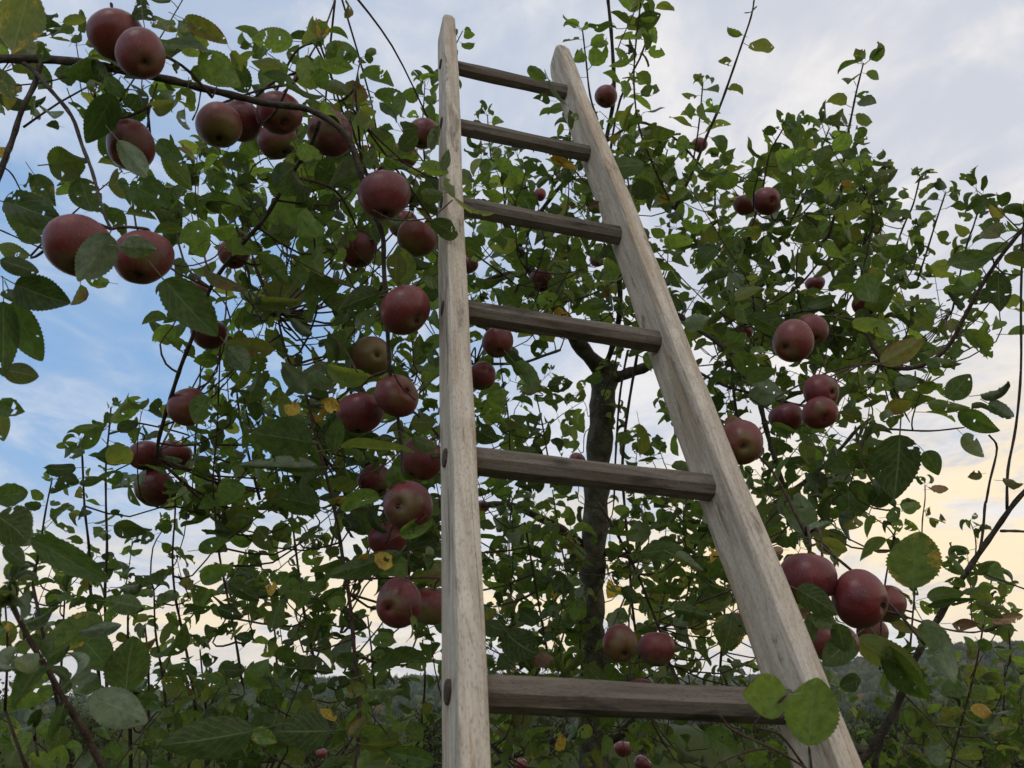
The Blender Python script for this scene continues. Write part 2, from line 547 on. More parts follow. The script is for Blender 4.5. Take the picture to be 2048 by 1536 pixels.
FOREST = tinted_mat('forest_canopy', [(0.0, (0.018, 0.030, 0.012)), (0.35, (0.034, 0.052, 0.014)), (0.75, (0.075, 0.085, 0.028)), (0.9, (0.14, 0.085, 0.025)), (1.0, (0.18, 0.10, 0.03))])
iv, iF = ico(2)
blobs = []
for _ in range(7500):
    az = random.uniform(-0.78, 0.78)
    R = float(ridge_dist(az))
    e_top = float(np.interp(az, ra_az, ra_el))
    r = 500 + (R + 15 - 500) * (random.random() ** 0.8)
    z = float(hill_z(az, r))
    con = random.random() < (0.45 if az < 0.0 else 0.12)
    h = random.uniform(6, 10.5) if not con else random.uniform(8, 13.5)
    if con:
        n = 7
        v = [(0, 0, h)]
        f = []
        for lev, (zz, rr) in enumerate(((h * 0.62, 1.1), (h * 0.60, 1.6), (h * 0.12, 2.4))):
            for k in range(n):
                a = 2 * math.pi * (k + random.uniform(-.25, .25)) / n
                v.append((rr * random.uniform(.7, 1.15) * math.cos(a), rr * random.uniform(.7, 1.15) * math.sin(a), zz))
        for k in range(n):
            k2 = (k + 1) % n
            f.append((0, 1 + k, 1 + k2))
            for b in (1, 1 + n):
                f.append((b + k, b + n + k, b + k2))
                f.append((b + k2, b + n + k, b + n + k2))
        v, f = np.array(v, float), np.array(f)
        tint = random.uniform(0.0, 0.25)
    else:
        rad = h * random.uniform(0.36, 0.5)
        v = iv * (1 + rng.normal(0, 0.17, (len(iv), 1)))
        v = v * np.array([rad, rad, h * 0.48]) + np.array([0, 0, h * 0.5])
        f = iF
        tint = random.triangular(0.05, 1.0, 0.42)
    blobs.append((v + np.array([r * math.sin(az), r * math.cos(az), z]), f, tint))
o = link('forest', join_blobs('forest', blobs, FOREST), kind='stuff')
o['label'] = 'far off wood of mixed green and rusty trees covering the hill'
o['category'] = 'forest'


# ------------------------------------------------------------------ leaf shapes
def leaf_shape(seed, rows, half, fold, curl, roll, twist, wave, holes, bites, pet=0.33):
    """blade of length 1 from the origin along +y, nominal width 0.70, with a petiole running back from its base"""
    rd = random.Random(seed)
    cols = 2 * half + 1
    V, UV = [], []
    bend = rd.uniform(-0.10, 0.10)
    ph1, ph2, fr = rd.uniform(0, 6), rd.uniform(0, 6), rd.uniform(5, 9)
    cy_, cz_ = 0.0, 0.0
    for i in range(rows + 1):
        t = i / rows
        w = 0.35 * max(0.012, math.sin(math.pi * min(1, t ** 0.84)) ** 0.62 * (1 - 0.30 * t ** 4))
        ang = curl * t
        if i:
            cy_ += math.cos(ang) / rows
            cz_ += math.sin(ang) / rows
        for j in range(cols):
            u = (j - half) / half
            x = z = 0.0
            n = 6
            for k in range(n):
                s = (k + 0.5) / n * abs(u)
                a = fold + roll * s * (0.6 + 0.8 * t)
                x += math.cos(a) * abs(u) * w / n
                z += math.sin(a) * abs(u) * w / n
            x *= 1 if u > 0 else -1
            if abs(u) > 0.99:
                x *= (1.035 if i % 2 else 0.965) if rows > 15 else (1.05 if i % 2 else 0.96)
            elif u != 0:
                x += rd.uniform(-0.3, 0.3) * w / half
            z += wave * abs(u) * math.sin(t * fr + (ph1 if u > 0 else ph2)) + wave * 0.5 * math.sin(t * 6 + ph2)
            x += bend * t * t
            tw = twist * t
            x, z = x * math.cos(tw) - z * math.sin(tw), x * math.sin(tw) + z * math.cos(tw)
            jy = rd.uniform(-0.3, 0.3) / rows if 0 < i < rows and abs(u) < 0.99 and u != 0 else 0.0
            V.append((x, cy_ + jy - math.sin(ang) * z, cz_ + math.cos(ang) * z))
            UV.append((u * 0.5 + 0.5, t))
    dead = set()
    for _ in range(holes):
        i, j = rd.randrange(2, rows - 2), rd.randrange(1, cols - 2) if cols > 4 else rd.randrange(0, cols - 1)
        for _ in range(rd.choice((1, 1, 2, 3))):
            dead.add((i, j))
            i = min(rows - 2, max(1, i + rd.choice((-1, 0, 1))))
            j = min(cols - 2, max(0, j + rd.choice((-1, 0, 1))))
    for _ in range(bites):
        sgn = rd.random() < 0.5
        i0, n = rd.randrange(rows // 4, rows - 2), rd.randrange(2, 2 + rows // 4)
        for i in range(i0, min(rows, i0 + n)):
            for k in range(1 if rd.random() < 0.5 else min(half, 2)):
                dead.add((i, cols - 2 - k if sgn else k))
    Fc = []
    for i in range(rows):
        for j in range(cols - 1):
            if (i, j) in dead:
                continue
            k = i * cols + j
            Fc.append((k, k + 1, k + 1 + cols, k + cols))
    if pet:
        b = len(V)
        sag = rd.uniform(-0.10, 0.10)
        for t in (0.0, 0.5, 1.04):
            for k in range(3):
                a = 2.1 * k
                V.append((math.cos(a) * 0.013 + sag * 0.3 * (1 - t), -pet * (1 - t), math.sin(a) * 0.013 - 0.004 + sag * (1 - t) * (1 - t) * 0.6))
                UV.append((0.5, 0.0))
        for s in range(2):
            for k in range(3):
                k2 = (k + 1) % 3
                Fc.append((b + s * 3 + k, b + s * 3 + k2, b + s * 3 + 3 + k2, b + s * 3 + 3 + k))
    return np.array(V), Fc, np.array(UV)


def variants(rows, half, n, seed0, whole=False):
    out = []
    rd = random.Random(seed0)
    for k in range(n):
        out.append(leaf_shape(seed0 + k, rows, half, fold=rd.uniform(0.0, 0.6), curl=rd.uniform(-1.6, 0.5), roll=rd.uniform(-0.6, 1.0), twist=rd.uniform(-0.5, 0.5),
                              wave=rd.uniform(0.015, 0.075), holes=rd.choice((0, 0, 0, 1) if whole else (0, 0, 1, 2, 3)), bites=rd.choice((0, 0, 1) if whole else (0, 0, 1, 1, 2))))
    return out


def rolled(rows, half, n, seed0):
    out = []
    rd = random.Random(seed0)
    for k in range(n):
        out.append(leaf_shape(seed0 + k, rows, half, fold=rd.uniform(0.2, 0.6), curl=rd.uniform(-2.2, -0.9), roll=rd.uniform(0.9, 1.7), twist=rd.uniform(-0.4, 0.4), wave=0.02, holes=0, bites=0))
    return out


HI = variants(30, 4, 18, 100)              # leaves seen large
HI_FLAT = [leaf_shape(300 + k, 32, 4, fold=0.10 + 0.05 * k, curl=-0.25, roll=0.1, twist=0.1, wave=0.018, holes=k % 3, bites=(0, 0, 1, 0, 1, 0)[k]) for k in range(6)]
HI_ROLL = rolled(20, 3, 6, 400)
LO = variants(9, 2, 20, 500, True)               # leaves seen small
LO_ROLL = rolled(7, 2, 6, 700)
SETS = {'hi': HI, 'flat': HI_FLAT, 'hr': HI_ROLL, 'lo': LO, 'lr': LO_ROLL}
_leaf_mesh = {}


def shared_leaf(sett, k, key):
    q = (sett, k, key)
    if q not in _leaf_mesh:
        V, Fc, UV = SETS[sett][k]
        me = mesh_from('leaf', V, Fc)
        lay = me.uv_layers.new(name='uv')
        vi = np.empty(len(me.loops), np.int32)
        me.loops.foreach_get('vertex_index', vi)
        lay.data.foreach_set('uv', UV[vi].ravel())
        me.materials.append(LEAF[key])
        _leaf_mesh[q] = me
    return _leaf_mesh[q]


DENSITY = 2.85


# ------------------------------------------------------------------ tree builder
class Tree:
    def __init__(s, label, base, name='apple_tree', cat='apple tree', group='apple trees around the ladder'):
        s.base = np.array(base, float)
        s.root = thing(name, label, cat, tuple(base), group)
        s.leaves = []          # (matrix 4x4, set, variant, material key)
        s.nodes = []           # skeleton points
        s.V, s.F = [], []      # fine twigs, joined

    def limb(s, name, P, R, mat=BARK, sides=8, lump=0.05, sub=4, nodes=True):
        P, R = smooth_path(P, R, sub)
        if nodes:
            s.nodes += list(P)
        R = R * (1 + 0.10 * np.sin(np.arange(len(R)) * 1.9))
        V, Fc = tube(P - s.base, R, sides, lump)
        return link(name, mesh_from(name, V, Fc), s.root, mat)

    def trace(s, pts, d0, d1, w0, w1, name='branch', mat=BARK, sides=8, nodes=True):
        """a branch through photograph pixels pts, from depth d0 to d1, w0..w1 pixels wide"""
        n = len(pts)
        D = [d0 + (d1 - d0) * i / (n - 1) for i in range(n)]
        P = [at(x, y, d) for (x, y), d in zip(pts, D)]
        R = [max(0.0012, (w0 + (w1 - w0) * i / (n - 1)) * 0.5 * D[i] / F) for i in range(n)]
        s.limb(name, P, R, mat, sides, nodes=nodes)
        return P

    def leaf(s, base, axis, normal, L, Wd, sett, key, k=None):
        """blade starts at base and runs L metres along axis, Wd metres wide"""
        y = norm(axis)
        z = norm(normal - y * (normal @ y))
        x = np.cross(y, z)
        M = np.eye(4)
        M[:3, 0] = x * (Wd / 0.70)
        M[:3, 1] = y * L
        M[:3, 2] = z * (0.5 * L + 0.5 * Wd / 0.70)
        M[:3, 3] = base
        s.leaves.append((M, sett, random.randrange(len(SETS[sett])) if k is None else k, key))

    def traced_leaf(s, off, bx, by, tx, ty, w, d, key='d', sett=None, k=None):
        """a leaf that the photograph shows: blade base, tip, width in the pixels of a 2.926x enlargement whose corner is off"""
        q = 2.926
        b, t = at(off[0] + bx / q, off[1] + by / q, d), at(off[0] + tx / q, off[1] + ty / q, d)
        ax = t - b
        L = np.linalg.norm(ax) * 1.06
        view = norm(EYE - b)
        nrm = view + rng.normal(0, 0.42 if k is None else 0.17, 3)
        if key == 'u' or random.random() < 0.62:
            nrm = -nrm
        ax = norm(ax) + view * random.uniform(-0.25, 0.25)
        if sett is None:
            sett = 'flat' if random.random() < 0.12 else 'hi'
        s.leaf(b, ax, nrm, L, w / q * d / F * 1.08, sett, key, k)

    def shoot(s, P, L0, L1, gap, keys='ddg', sett='lo', head=4, droop=0.5, skip=0.0):
        """leaves alternately along the polyline P"""
        P, _ = smooth_path(P, np.ones(len(P)), 6)
        seg = np.linalg.norm(np.diff(P, axis=0), axis=1)
        cum = np.concatenate([[0], np.cumsum(seg)])
        pos, phi = random.uniform(0, gap) + skip * cum[-1], random.uniform(0, 6.28)
        while pos < cum[-1]:
            i = min(len(seg) - 1, int(np.searchsorted(cum, pos)) - 1 if pos > 0 else 0)
            i = max(i, 0)
            f = (pos - cum[i]) / (seg[i] + 1e-9)
            c = P[i] * (1 - f) + P[i + 1] * f
            s.leaf_on(c, norm(P[i + 1] - P[i]), phi, (L0 + (L1 - L0) * pos / cum[-1]) * random.uniform(0.65, 1.2), keys, sett, droop)
            phi += 2.4 + random.uniform(-.4, .4)
            pos += gap * random.uniform(0.6, 1.5)
        for _ in range(head):
            s.leaf_on(P[-1], norm(P[-1] - P[-2]), random.uniform(0, 6.28), L1 * random.uniform(0.5, 0.95), 'udg', 'lr' if random.random() < 0.6 else sett, 0.1, 0.8)

    def leaf_on(s, c, tw, phi, L, keys, sett, droop, up=0.35):
        a = norm(np.cross(tw, np.array([0.3, 0.5, 0.81])))
        b = np.cross(tw, a)
        o = a * math.cos(phi) + b * math.sin(phi)
        ax = norm(o + tw * up + np.array([0, 0, -1.0]) * random.uniform(-0.1, droop * 1.6) + rng.normal(0, 0.15, 3))
        nr = np.array([0, 0, 1.0]) * 0.40 + tw * 0.25 + rng.normal(0, 0.75, 3)
        r = random.random()
        key = 'y' if r < 0.016 else 'b' if r < 0.040 else 'o' if r < 0.045 else 'u' if r < 0.11 else random.choice(keys)
        if sett == 'lo' and random.random() < 0.10:
            sett = 'lr'
        pet = 0.33 * L
        x_, y_, d_ = to_px(c + norm(o + tw * 0.6) * pet + ax * L * 0.5)
        if 1160 < x_ < 1226 and 760 < y_ < 1345 and d_ < 3.4 and random.random() < 0.72:
            return
        for q in APPLES:
            if (x_ - q[0]) ** 2 + (y_ - q[1]) ** 2 < (q[2] * 1.05 + 8) ** 2 and d_ < F * 0.0385 / q[2] + 0.05 and random.random() < 0.85:
                return
        s.leaf(c + norm(o + tw * 0.6) * pet, ax, nr, L, L * random.uniform(0.68, 0.95), sett, key)

    def fill(s, poly, d0, d1, layers, leaf_len, keys='ddg', up=1.0, tw_len=(0.10, 0.26), gap=0.024, connect=True):
        """leafy twigs spread through a part of the crown: poly outlines it in photograph pixels between the depths d0 and d1"""
        poly = np.array(poly, float)
        x0, y0 = poly.min(0)
        x1, y1 = poly.max(0)
        xs, ys = poly[:, 0], poly[:, 1]
        area = 0.5 * abs(np.dot(xs, np.roll(ys, 1)) - np.dot(ys, np.roll(xs, 1)))
        dm = (d0 * d1) ** 0.5
        lp = leaf_len * F / dm
        want = DENSITY * layers * area / (0.36 * lp * lp)
        nodes = np.array(s.nodes) if s.nodes else None
        first = len(s.leaves)
        guard = 0
        while len(s.leaves) - first < want and guard < 4000:
            guard += 1
            px, py = random.uniform(x0, x1), random.uniform(y0, y1)
            inside = False
            j = len(poly) - 1
            for i in range(len(poly)):
                if (ys[i] > py) != (ys[j] > py) and px < (xs[j] - xs[i]) * (py - ys[i]) / (ys[j] - ys[i]) + xs[i]:
                    inside = not inside
                j = i
            if not inside:
                continue
            d = random.uniform(d0, d1)
            tl = random.uniform(*tw_len)
            dirn = norm(np.array([random.gauss(0, 0.55), random.gauss(0, 0.45), up * random.uniform(0.4, 1.2)]))
            c = at(px, py, d)
            c = c - dirn * tl * 0.5
            bendv = rng.normal(0, 0.16, 3)
            P = [c + dirn * tl * t + bendv * tl * t * t for t in (0, 0.35, 0.7, 1.0)]
            Q = list(P)
            if connect and nodes is not None:
                dd = np.linalg.norm(nodes - c, axis=1) + np.maximum(0, nodes[:, 2] - c[2]) * 0.6
                k = int(np.argmin(dd))
                a = nodes[k]
                if 0.02 < np.linalg.norm(a - c) < 0.75:
                    mid = a * 0.5 + c * 0.5 + np.array([0, 0, -0.06]) * np.linalg.norm(a - c) - dirn * 0.12 * np.linalg.norm(a - c)
                    Q = [a, mid] + Q
            QQ, RR = smooth_path(Q, np.linspace(0.0024 if len(Q) > 4 else 0.0018, 0.0009, len(Q)), 2)
            tube(QQ - s.base, RR, 4, 0, s.V, s.F)
            s.shoot(P, leaf_len, leaf_len * 0.65, gap, keys, 'lo', head=3)

    def done(s, limit=300):
        if s.V:
            o = link('twigs', mesh_from('twigs', s.V, s.F), s.root, TWIG, kind='stuff')
        scored = []
        for q, (M, sett, k, key) in enumerate(s.leaves):
            c = M[:3, 3] + M[:3, 1] * 0.5
            x, y, d = to_px(c)
            size = np.linalg.norm(M[:3, 1]) * F / max(d, 0.05)
            if not (-30 < x < 2078 and -30 < y < 1566) or d < 0.1:
                size *= 0.01
            scored.append((-size, q))
        scored.sort()
        big = [q for _, q in scored[:limit]]
        rest = [q for _, q in scored[limit:]]
        T = Matrix.Translation(Vector(-s.base))
        for q in big:
            M, sett, k, key = s.leaves[q]
            if sett == 'lo':
                sett, k = 'hi', k % len(HI)
            elif sett == 'lr':
                sett, k = 'hr', k % len(HI_ROLL)
            o = link('leaf', shared_leaf(sett, k, key), s.root)
            o.matrix_local = T @ Matrix(M.tolist())
        if rest:
            VV, UU, LT, LI, MI, TI = [], [], [], [], [], []
            off = 0
            for q in rest:
                M, sett, k, key = s.leaves[q]
                if sett in ('hi', 'flat'):
                    sett, k = 'lo', k % len(LO)
                elif sett == 'hr':
                    sett, k = 'lr', k % len(LO_ROLL)
                V, Fc, UV = SETS[sett][k]
                VV.append(V @ M[:3, :3].T + M[:3, 3] - s.base)
                fa = np.array(Fc)
                LI.append(fa.ravel() + off)
                UU.append(UV[fa.ravel()])
                MI.append(np.full(len(fa), KEYS.index(key)))
                TI.append(np.full(len(V), random.random()))
                off += len(V)
            me = bpy.data.meshes.new('foliage')
            VV = np.concatenate(VV)
            LI = np.concatenate(LI).astype(np.int32)
            MI = np.concatenate(MI).astype(np.int32)
            me.vertices.add(len(VV))
            me.vertices.foreach_set('co', VV.ravel())
            me.loops.add(len(LI))
            me.loops.foreach_set('vertex_index', LI)
            n = len(LI) // 4
            me.polygons.add(n)
            me.polygons.foreach_set('loop_start', np.arange(0, 4 * n, 4, dtype=np.int32))
            me.polygons.foreach_set('loop_total', np.full(n, 4, dtype=np.int32))
            me.polygons.foreach_set('material_index', MI)
            me.polygons.foreach_set('use_smooth', np.ones(n, bool))
            a = me.attributes.new('tint', 'FLOAT', 'POINT')
            a.data.foreach_set('value', np.concatenate(TI).astype(np.float32))
            lay = me.uv_layers.new(name='uv')
            lay.data.foreach_set('uv', np.concatenate(UU).ravel())
            for k in KEYS:
                me.materials.append(LEAF[k])
            me.update(calc_edges=True)
            link('foliage', me, s.root, kind='stuff')


APPLES = [   # centre and radius in photograph pixels, greenness, where the calyx points, label
    (234, 73, 54, -0.1, (0.3, 0.75), 'big dull red apple on top of the limb, behind a smaller apple, upper left'),
    (282, 109, 48, 0.0, (0.22, 0.25), 'apple with a small scar near its top, in front of a bigger apple, upper left'),
    (438, 252, 46, 0.18, (0.1, 0.65), 'greenish red apple hanging lowest left of the cluster under the limb'),
    (482, 243, 43, -0.1, None, 'dark red apple squeezed between two apples under the limb'),
    (560, 228, 44, 0.0, (0.22, 0.4), 'red apple with its dark calyx facing out, below the limb, above a greenish apple'),
    (555, 281, 39, 0.15, (0.5, 0.6), 'half hidden pale apple directly below the round red one under the limb'),
    (659, 267, 46, -0.1, (-0.72, 0.1), 'plum red apple with a dent at its left, rightmost of the cluster under the limb'),
    (261, 291, 50, -0.1, (-0.5, 0.3), 'single reddish apple with a grey folded leaf across its lower side'),
    (157, 495, 65, 0.05, (0.1, 0.7), 'largest apple in view, with a big pale leaf hanging over it, at the left'),
    (285, 517, 58, 0.05, (0.0, 0.75), 'big greenish red apple beside the largest apple, with a small grey leaf on top'),
    (469, 508, 31, -0.1, None, 'shaded brownish red apple behind leaves, right of the two biggest apples'),
    (388, 592, 31, -0.1, None, 'pinkish apple mostly hidden behind a large hanging dark green leaf'),
    (418, 667, 37, -0.1, None, 'dark red apple peeping out under the tip of the large hanging leaf'),
    (377, 815, 39, 0.0, (0.3, 0.35), 'flattish pink apple beside the hanging branch, left of the ladder'),
    (291, 911, 34, 0.05, None, 'pinkish apple hanging left of the end of the drooping branch, topmost of three'),
    (350, 908, 32, 0.15, None, 'shaded greenish apple behind leaves at the end of the drooping branch'),
    (309, 975, 40, 0.05, None, 'brownish red apple, lowest of the three at the end of the drooping branch'),
    (768, 391, 51, -0.2, (0.1, 0.8), 'big rose red apple with its stem hollow showing, just left of the ladder, third rung'),
    (715, 498, 40, 0.08, (0.1, 0.8), 'orange red apple with a paler underside, left of the hanging branch'),
    (808, 450, 30, 0.0, None, 'reddish apple tucked behind the leaves below the big rose red one'),
    (832, 478, 40, 0.35, None, 'green shaded apple touching the left ladder rail below the leaves'),
    (846, 268, 32, -0.2, None, 'pink apple behind leaves just left of the ladder near its second rung'),
    (805, 312, 30, 0.2, None, 'greenish pink apple hidden behind leaves above the big rose red apple'),
    (812, 621, 52, -0.2, (0.55, 0.4), 'large plum apple close to the left rail, level with the fourth rung'),
    (744, 713, 42, 0.30, (0.3, -0.1), 'olive green apple with a red blush behind the hanging branch'),
    (794, 791, 45, -0.05, (0.55, -0.35), 'red apple with its calyx pointing up to the right, above a bright leaf'),
    (720, 827, 46, -0.1, None, 'dark red apple left of the one with its calyx pointing up, overlapped by a leaf'),
    (843, 917, 44, 0.0, None, 'deeply shaded red apple half behind the left rail, near the fifth rung'),
    (748, 960, 34, -0.1, None, 'pinkish apple behind a twig, above left of the apple with a sunken calyx'),
    (815, 1012, 52, -0.1, (-0.45, 0.0), 'large red apple with sunken calyx and cracked ring beside the left rail'),
    (776, 1078, 41, -0.2, None, 'rose red apple with a leaf over its lower half, below the cracked one'),
    (796, 1207, 49, -0.1, (-0.5, 0.2), 'dark red apple with calyx at left, lowest in the row beside the left rail'),
    (862, 1212, 40, 0.35, None, 'shaded green apple partly behind the left rail, right of the lowest red one'),
    (1082, 561, 25, -0.1, (0.1, 0.8), 'small round red apple in front of the slanting limb, between the rails'),
    (996, 685, 32, 0.0, (0.1, 0.6), 'red apple under the fourth rung, right of the left rail'),
    (963, 752, 31, 0.0, None, 'red apple with a curled leaf over it, touching the right side of the left rail'),
    (1155, 921, 18, 0.1, None, 'small orange red apple just showing above the fifth rung'),
    (936, 530, 20, -0.1, None, 'little dark apple beside the left rail above the fourth rung'),
    (1194, 520, 15, 0.0, None, 'tiny dark red apple among leaves left of the right rail'),
    (965, 1013, 14, 0.0, None, 'tiny red apple under the left end of the fifth rung'),
    (1212, 193, 23, -0.1, (-0.3, 0.5), 'dark red apple against the sky right of the top of the right rail'),
    (1080, 390, 13, -0.2, None, 'tiny pinkish apple far back above the third rung'),
    (1534, 402, 28, -0.1, (0.4, 0.1), 'dark red apple at the right, in front of a paler one, with sky beside it'),
    (1490, 410, 23, 0.0, None, 'smaller brownish apple left of the dark one with sky beside it'),
    (1399, 290, 16, -0.1, None, 'little dark red apple high in the leaves right of the ladder top'),
    (1585, 683, 42, -0.15, (-0.45, 0.2), 'purple red apple with its calyx at the left and a leaf tip across its top'),
    (1623, 661, 33, -0.1, None, 'red apple behind the purple one with the leaf tip, at its right'),
    (1733, 606, 28, -0.1, None, 'dark apple under a folded leaf at the right, beside the arched twig'),
    (1630, 568, 19, -0.1, None, 'small dim red apple behind twigs above the purple one'),
    (1488, 662, 18, 0.0, None, 'small reddish apple behind leaves left of the purple one'),
    (1643, 783, 36, -0.1, (0.7, 0.1), 'red apple at the top of the triangle of three right of the ladder'),
    (1640, 826, 35, 0.05, (0.25, 0.45), 'apple with a small scar and green calyx end, lowest of the triangle of three'),
    (1573, 836, 34, -0.1, None, 'dark red apple at the left of the triangle of three, with a leaf below it'),
    (1481, 886, 45, 0.05, (0.1, 0.15), 'apple with a dry pinkish leaf on top, beside the right rail'),
    (1614, 1158, 56, -0.2, (-0.2, 0.94), 'big purplish apple touching the right rail, left one of the large pair'),
    (1722, 1198, 57, -0.15, (0.85, 0.3), 'big deep red apple, right one of the large pair at the lower right'),
    (1772, 1208, 41, 0.25, None, 'brownish apple pressed behind the right one of the large pair'),
    (1746, 1266, 30, 0.2, None, 'shaded apple showing under the right one of the large pair'),
    (1664, 1284, 50, 0.1, None, 'very dark apple in deep shade below the large pair'),
    (1476, 1245, 22, 0.05, None, 'dim apple half hidden by the right rail above the lowest rung'),
    (1240, 1287, 36, 0.15, (0.3, 0.6), 'bright red and yellow green apple right of the dark trunk'),
    (1313, 1298, 38, -0.05, None, 'red apple with a bud in front of it, above the lowest rung'),
    (1283, 1392, 37, 0.0, None, 'red apple rising behind the lowest rung'),
    (1246, 1498, 18, -0.1, None, 'small pink apple under the lowest rung, right of the trunk'),
    (1285, 1529, 18, -0.1, None, 'small purplish apple at the bottom edge right of the trunk'),
    (612, 1490, 11, -0.1, None, 'tiny pink apple low on the left behind a big leaf'),
    (643, 1507, 11, -0.1, None, 'tiny pink apple next to another one at the bottom left'),
    (1040, 1530, 15, 0.05, None, 'small orange red apple at the bottom edge between the rails'),
]

# ------------------------------------------------------------------ the evening air
hv = [(x, y, z) for z in (-1.0, 130.0) for x, y in ((-1500, -20), (1500, -20), (1500, 1900), (-1500, 1900))]
hm = mesh_from('haze', hv, [(3, 2, 1, 0), (4, 5, 6, 7), (0, 1, 5, 4), (1, 2, 6, 5), (2, 3, 7, 6), (3, 0, 4, 7)], smooth=False)
m_, nt_ = new_mat('haze')
pv = nt_.n('ShaderNodeVolumePrincipled')
pv.inputs['Color'].default_value = (0.86, 0.91, 1.0, 1.0)
pv.inputs['Density'].default_value = 0.00015
pv.inputs['Anisotropy'].default_value = 0.2
nt_.t.links.new(pv.outputs[0], nt_.n('ShaderNodeOutputMaterial').inputs['Volume'])
hz = link('haze', hm, mat=m_, kind='stuff')
hz['label'] = 'thin bluish evening haze in front of the hill'
hz['category'] = 'haze'

# ------------------------------------------------------------------ the ladder
def c2w(v):
    return EYE + AX * v[0] - AU * v[1] + AF * v[2]


LB, LT = c2w((-0.0325, 0.304, 0.837)), c2w((-0.133, -0.731, 1.953))      # inner face of the left rail at the lowest and highest rung in view
RB, RT = c2w((0.303, 0.350, 0.923)), c2w((0.126, -0.696, 2.018))
lu = norm((LT + RT) - (LB + RB))
lr = norm((RB - LB) - lu * ((RB - LB) @ lu))
ln = np.cross(lr, lu)
span = ((LT + RT) - (LB + RB)) @ lu / 2
mid0 = (LB + RB) / 2
h_foot = mid0[2] / lu[2]
foot = mid0 - lu * h_foot
ladder = thing('ladder', 'tall pale weathered wooden orchard ladder leaning up into the apple tree', 'ladder', tuple(foot))
Rm = Matrix((lr, lu, ln)).transposed()
ladder.rotation_euler = Rm.to_euler()


def loc(P):
    v = np.asarray(P) - foot
    return np.array([v @ lr, v @ lu, v @ ln])


def lerp_rail(a, b, y):
    A, B = loc(a), loc(b)
    t = (y - A[1]) / (B[1] - A[1])
    return A + (B - A) * t


RW, RD = 0.031, 0.078


def rail(side):
    a, b = (LB, LT) if side < 0 else (RB, RT)
    top = h_foot + span + (0.262 if side < 0 else 0.235)
    ys = list(np.linspace(0.0, top - 0.085, 46)) + [top - 0.085 + 0.085 * t for t in (0.25, 0.5, 0.7, 0.85, 0.94, 0.985, 1.0)]
    V, Fc = [], []
    ph = 1.3 * side
    for i, y in enumerate(ys):
        c = lerp_rail(a, b, y)
        k = max(0.0, (y - (top - 0.085)) / 0.085)
        w = RW * (1 - 0.50 * k ** 2.2) * (0.35 + 0.65 * math.sqrt(max(0.0, 1 - k ** 6)))
        dp = RD * (1 - 0.45 * k ** 2.0) * (0.35 + 0.65 * math.sqrt(max(0.0, 1 - k ** 6)))
        x0 = c[0] + side * RW / 2 + 0.0012 * math.sin(y * 5 + ph)
        z0 = c[2] + 0.0016 * math.sin(y * 7 + ph) + 0.0008 * math.sin(y * 23 + ph) - (RD - dp) * 0.25 * k
        w *= 1 + 0.012 * math.sin(y * 31 + ph)
        bx, bz = 0.007, 0.009
        ring = []
        hw, hd = w / 2, dp / 2
        bx, bz = min(bx, hw * 0.6), min(bz, hd * 0.6)
        for sx, sz in ((1, 1), (-1, 1), (-1, -1), (1, -1)):
            pts = [(hw, hd - bz), (hw - bx * 0.24, hd - bz * 0.32), (hw - bx, hd)]
            if sx * sz < 0:
                pts = pts[::-1]
            ring += [(sx * px, sz * pz) for px, pz in pts]
        V += [(x0 + px + random.uniform(-.0006, .0006), y, z0 + pz + random.uniform(-.0006, .0006)) for px, pz in ring]
    n = 12
    for i in range(len(ys) - 1):
        for k in range(n):
            k2 = (k + 1) % n
            Fc.append((i * n + k, (i + 1) * n + k, (i + 1) * n + k2, i * n + k2))
    Fc.append(tuple(range(n)))
    Fc.append(tuple((len(ys) - 1) * n + k for k in reversed(range(n))))
    me = mesh_from('rail', V, Fc, smooth=False)
    return link('rail', me, ladder, RAIL)


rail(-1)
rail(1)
RUNG_H = [0.0, 0.307, 0.609, 0.912, 1.219, 1.513, -0.305, -0.61, -0.915, -1.22, -1.5]
pegm = None
for hgt in RUNG_H:
    y = h_foot + hgt
    a, b = lerp_rail(LB, LT, y + 0.0), lerp_rail(RB, RT, y)
    V, Fc = [], []
    hh, hd, bev = 0.0150, 0.0135, 0.0035
    N = 14
    for i in range(N + 1):
        t = i / N
        c = a * (1 - t) + b * t
        c[0] += (-0.010 if i == 0 else 0.010 if i == N else 0)
        sw = 1 + 0.03 * math.sin(t * 9 + hgt * 20)
        H, Dp = hh * sw, hd * sw
        ring = [(Dp, H - bev * 1.8), (Dp - bev, H), (-Dp + bev, H), (-Dp, H - bev), (-Dp, -H + bev), (-Dp + bev, -H), (Dp - bev * 2.4, -H), (Dp, -H + bev * 2.6)]
        V += [(c[0], c[1] + py + random.uniform(-.0003, .0003), c[2] + pz) for pz, py in ring]
    n = 8
    for i in range(N):
        for k in range(n):
            k2 = (k + 1) % n
            Fc.append((i * n + k, (i + 1) * n + k, (i + 1) * n + k2, i * n + k2))
    Fc.append(tuple(range(n)))
    Fc.append(tuple(N * n + k for k in reversed(range(n))))
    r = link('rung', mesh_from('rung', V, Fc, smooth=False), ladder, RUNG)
    for side, c in ((-1, a), (1, b)):
        V, Fc = [], []
        xo = c[0] + side * (RW - 0.001)
        for q, (xx, rr) in enumerate(((0, 1.0), (0.0026, 1.0), (0.0036, 0.86))):
            for k in range(14):
                an = 2 * math.pi * k / 14
                V.append((xo + side * xx, c[1] + math.sin(an) * 0.0128 * rr, c[2] + math.cos(an) * 0.0112 * rr))
        for q in range(2):
            for k in range(14):
                k2 = (k + 1) % 14
                Fc.append((q * 14 + k, q * 14 + k2, q * 14 + 14 + k2, q * 14 + 14 + k))
        Fc.append(tuple(28 + k for k in range(14)))
        link('tenon', mesh_from('tenon', V, Fc, smooth=False), r, PEG)

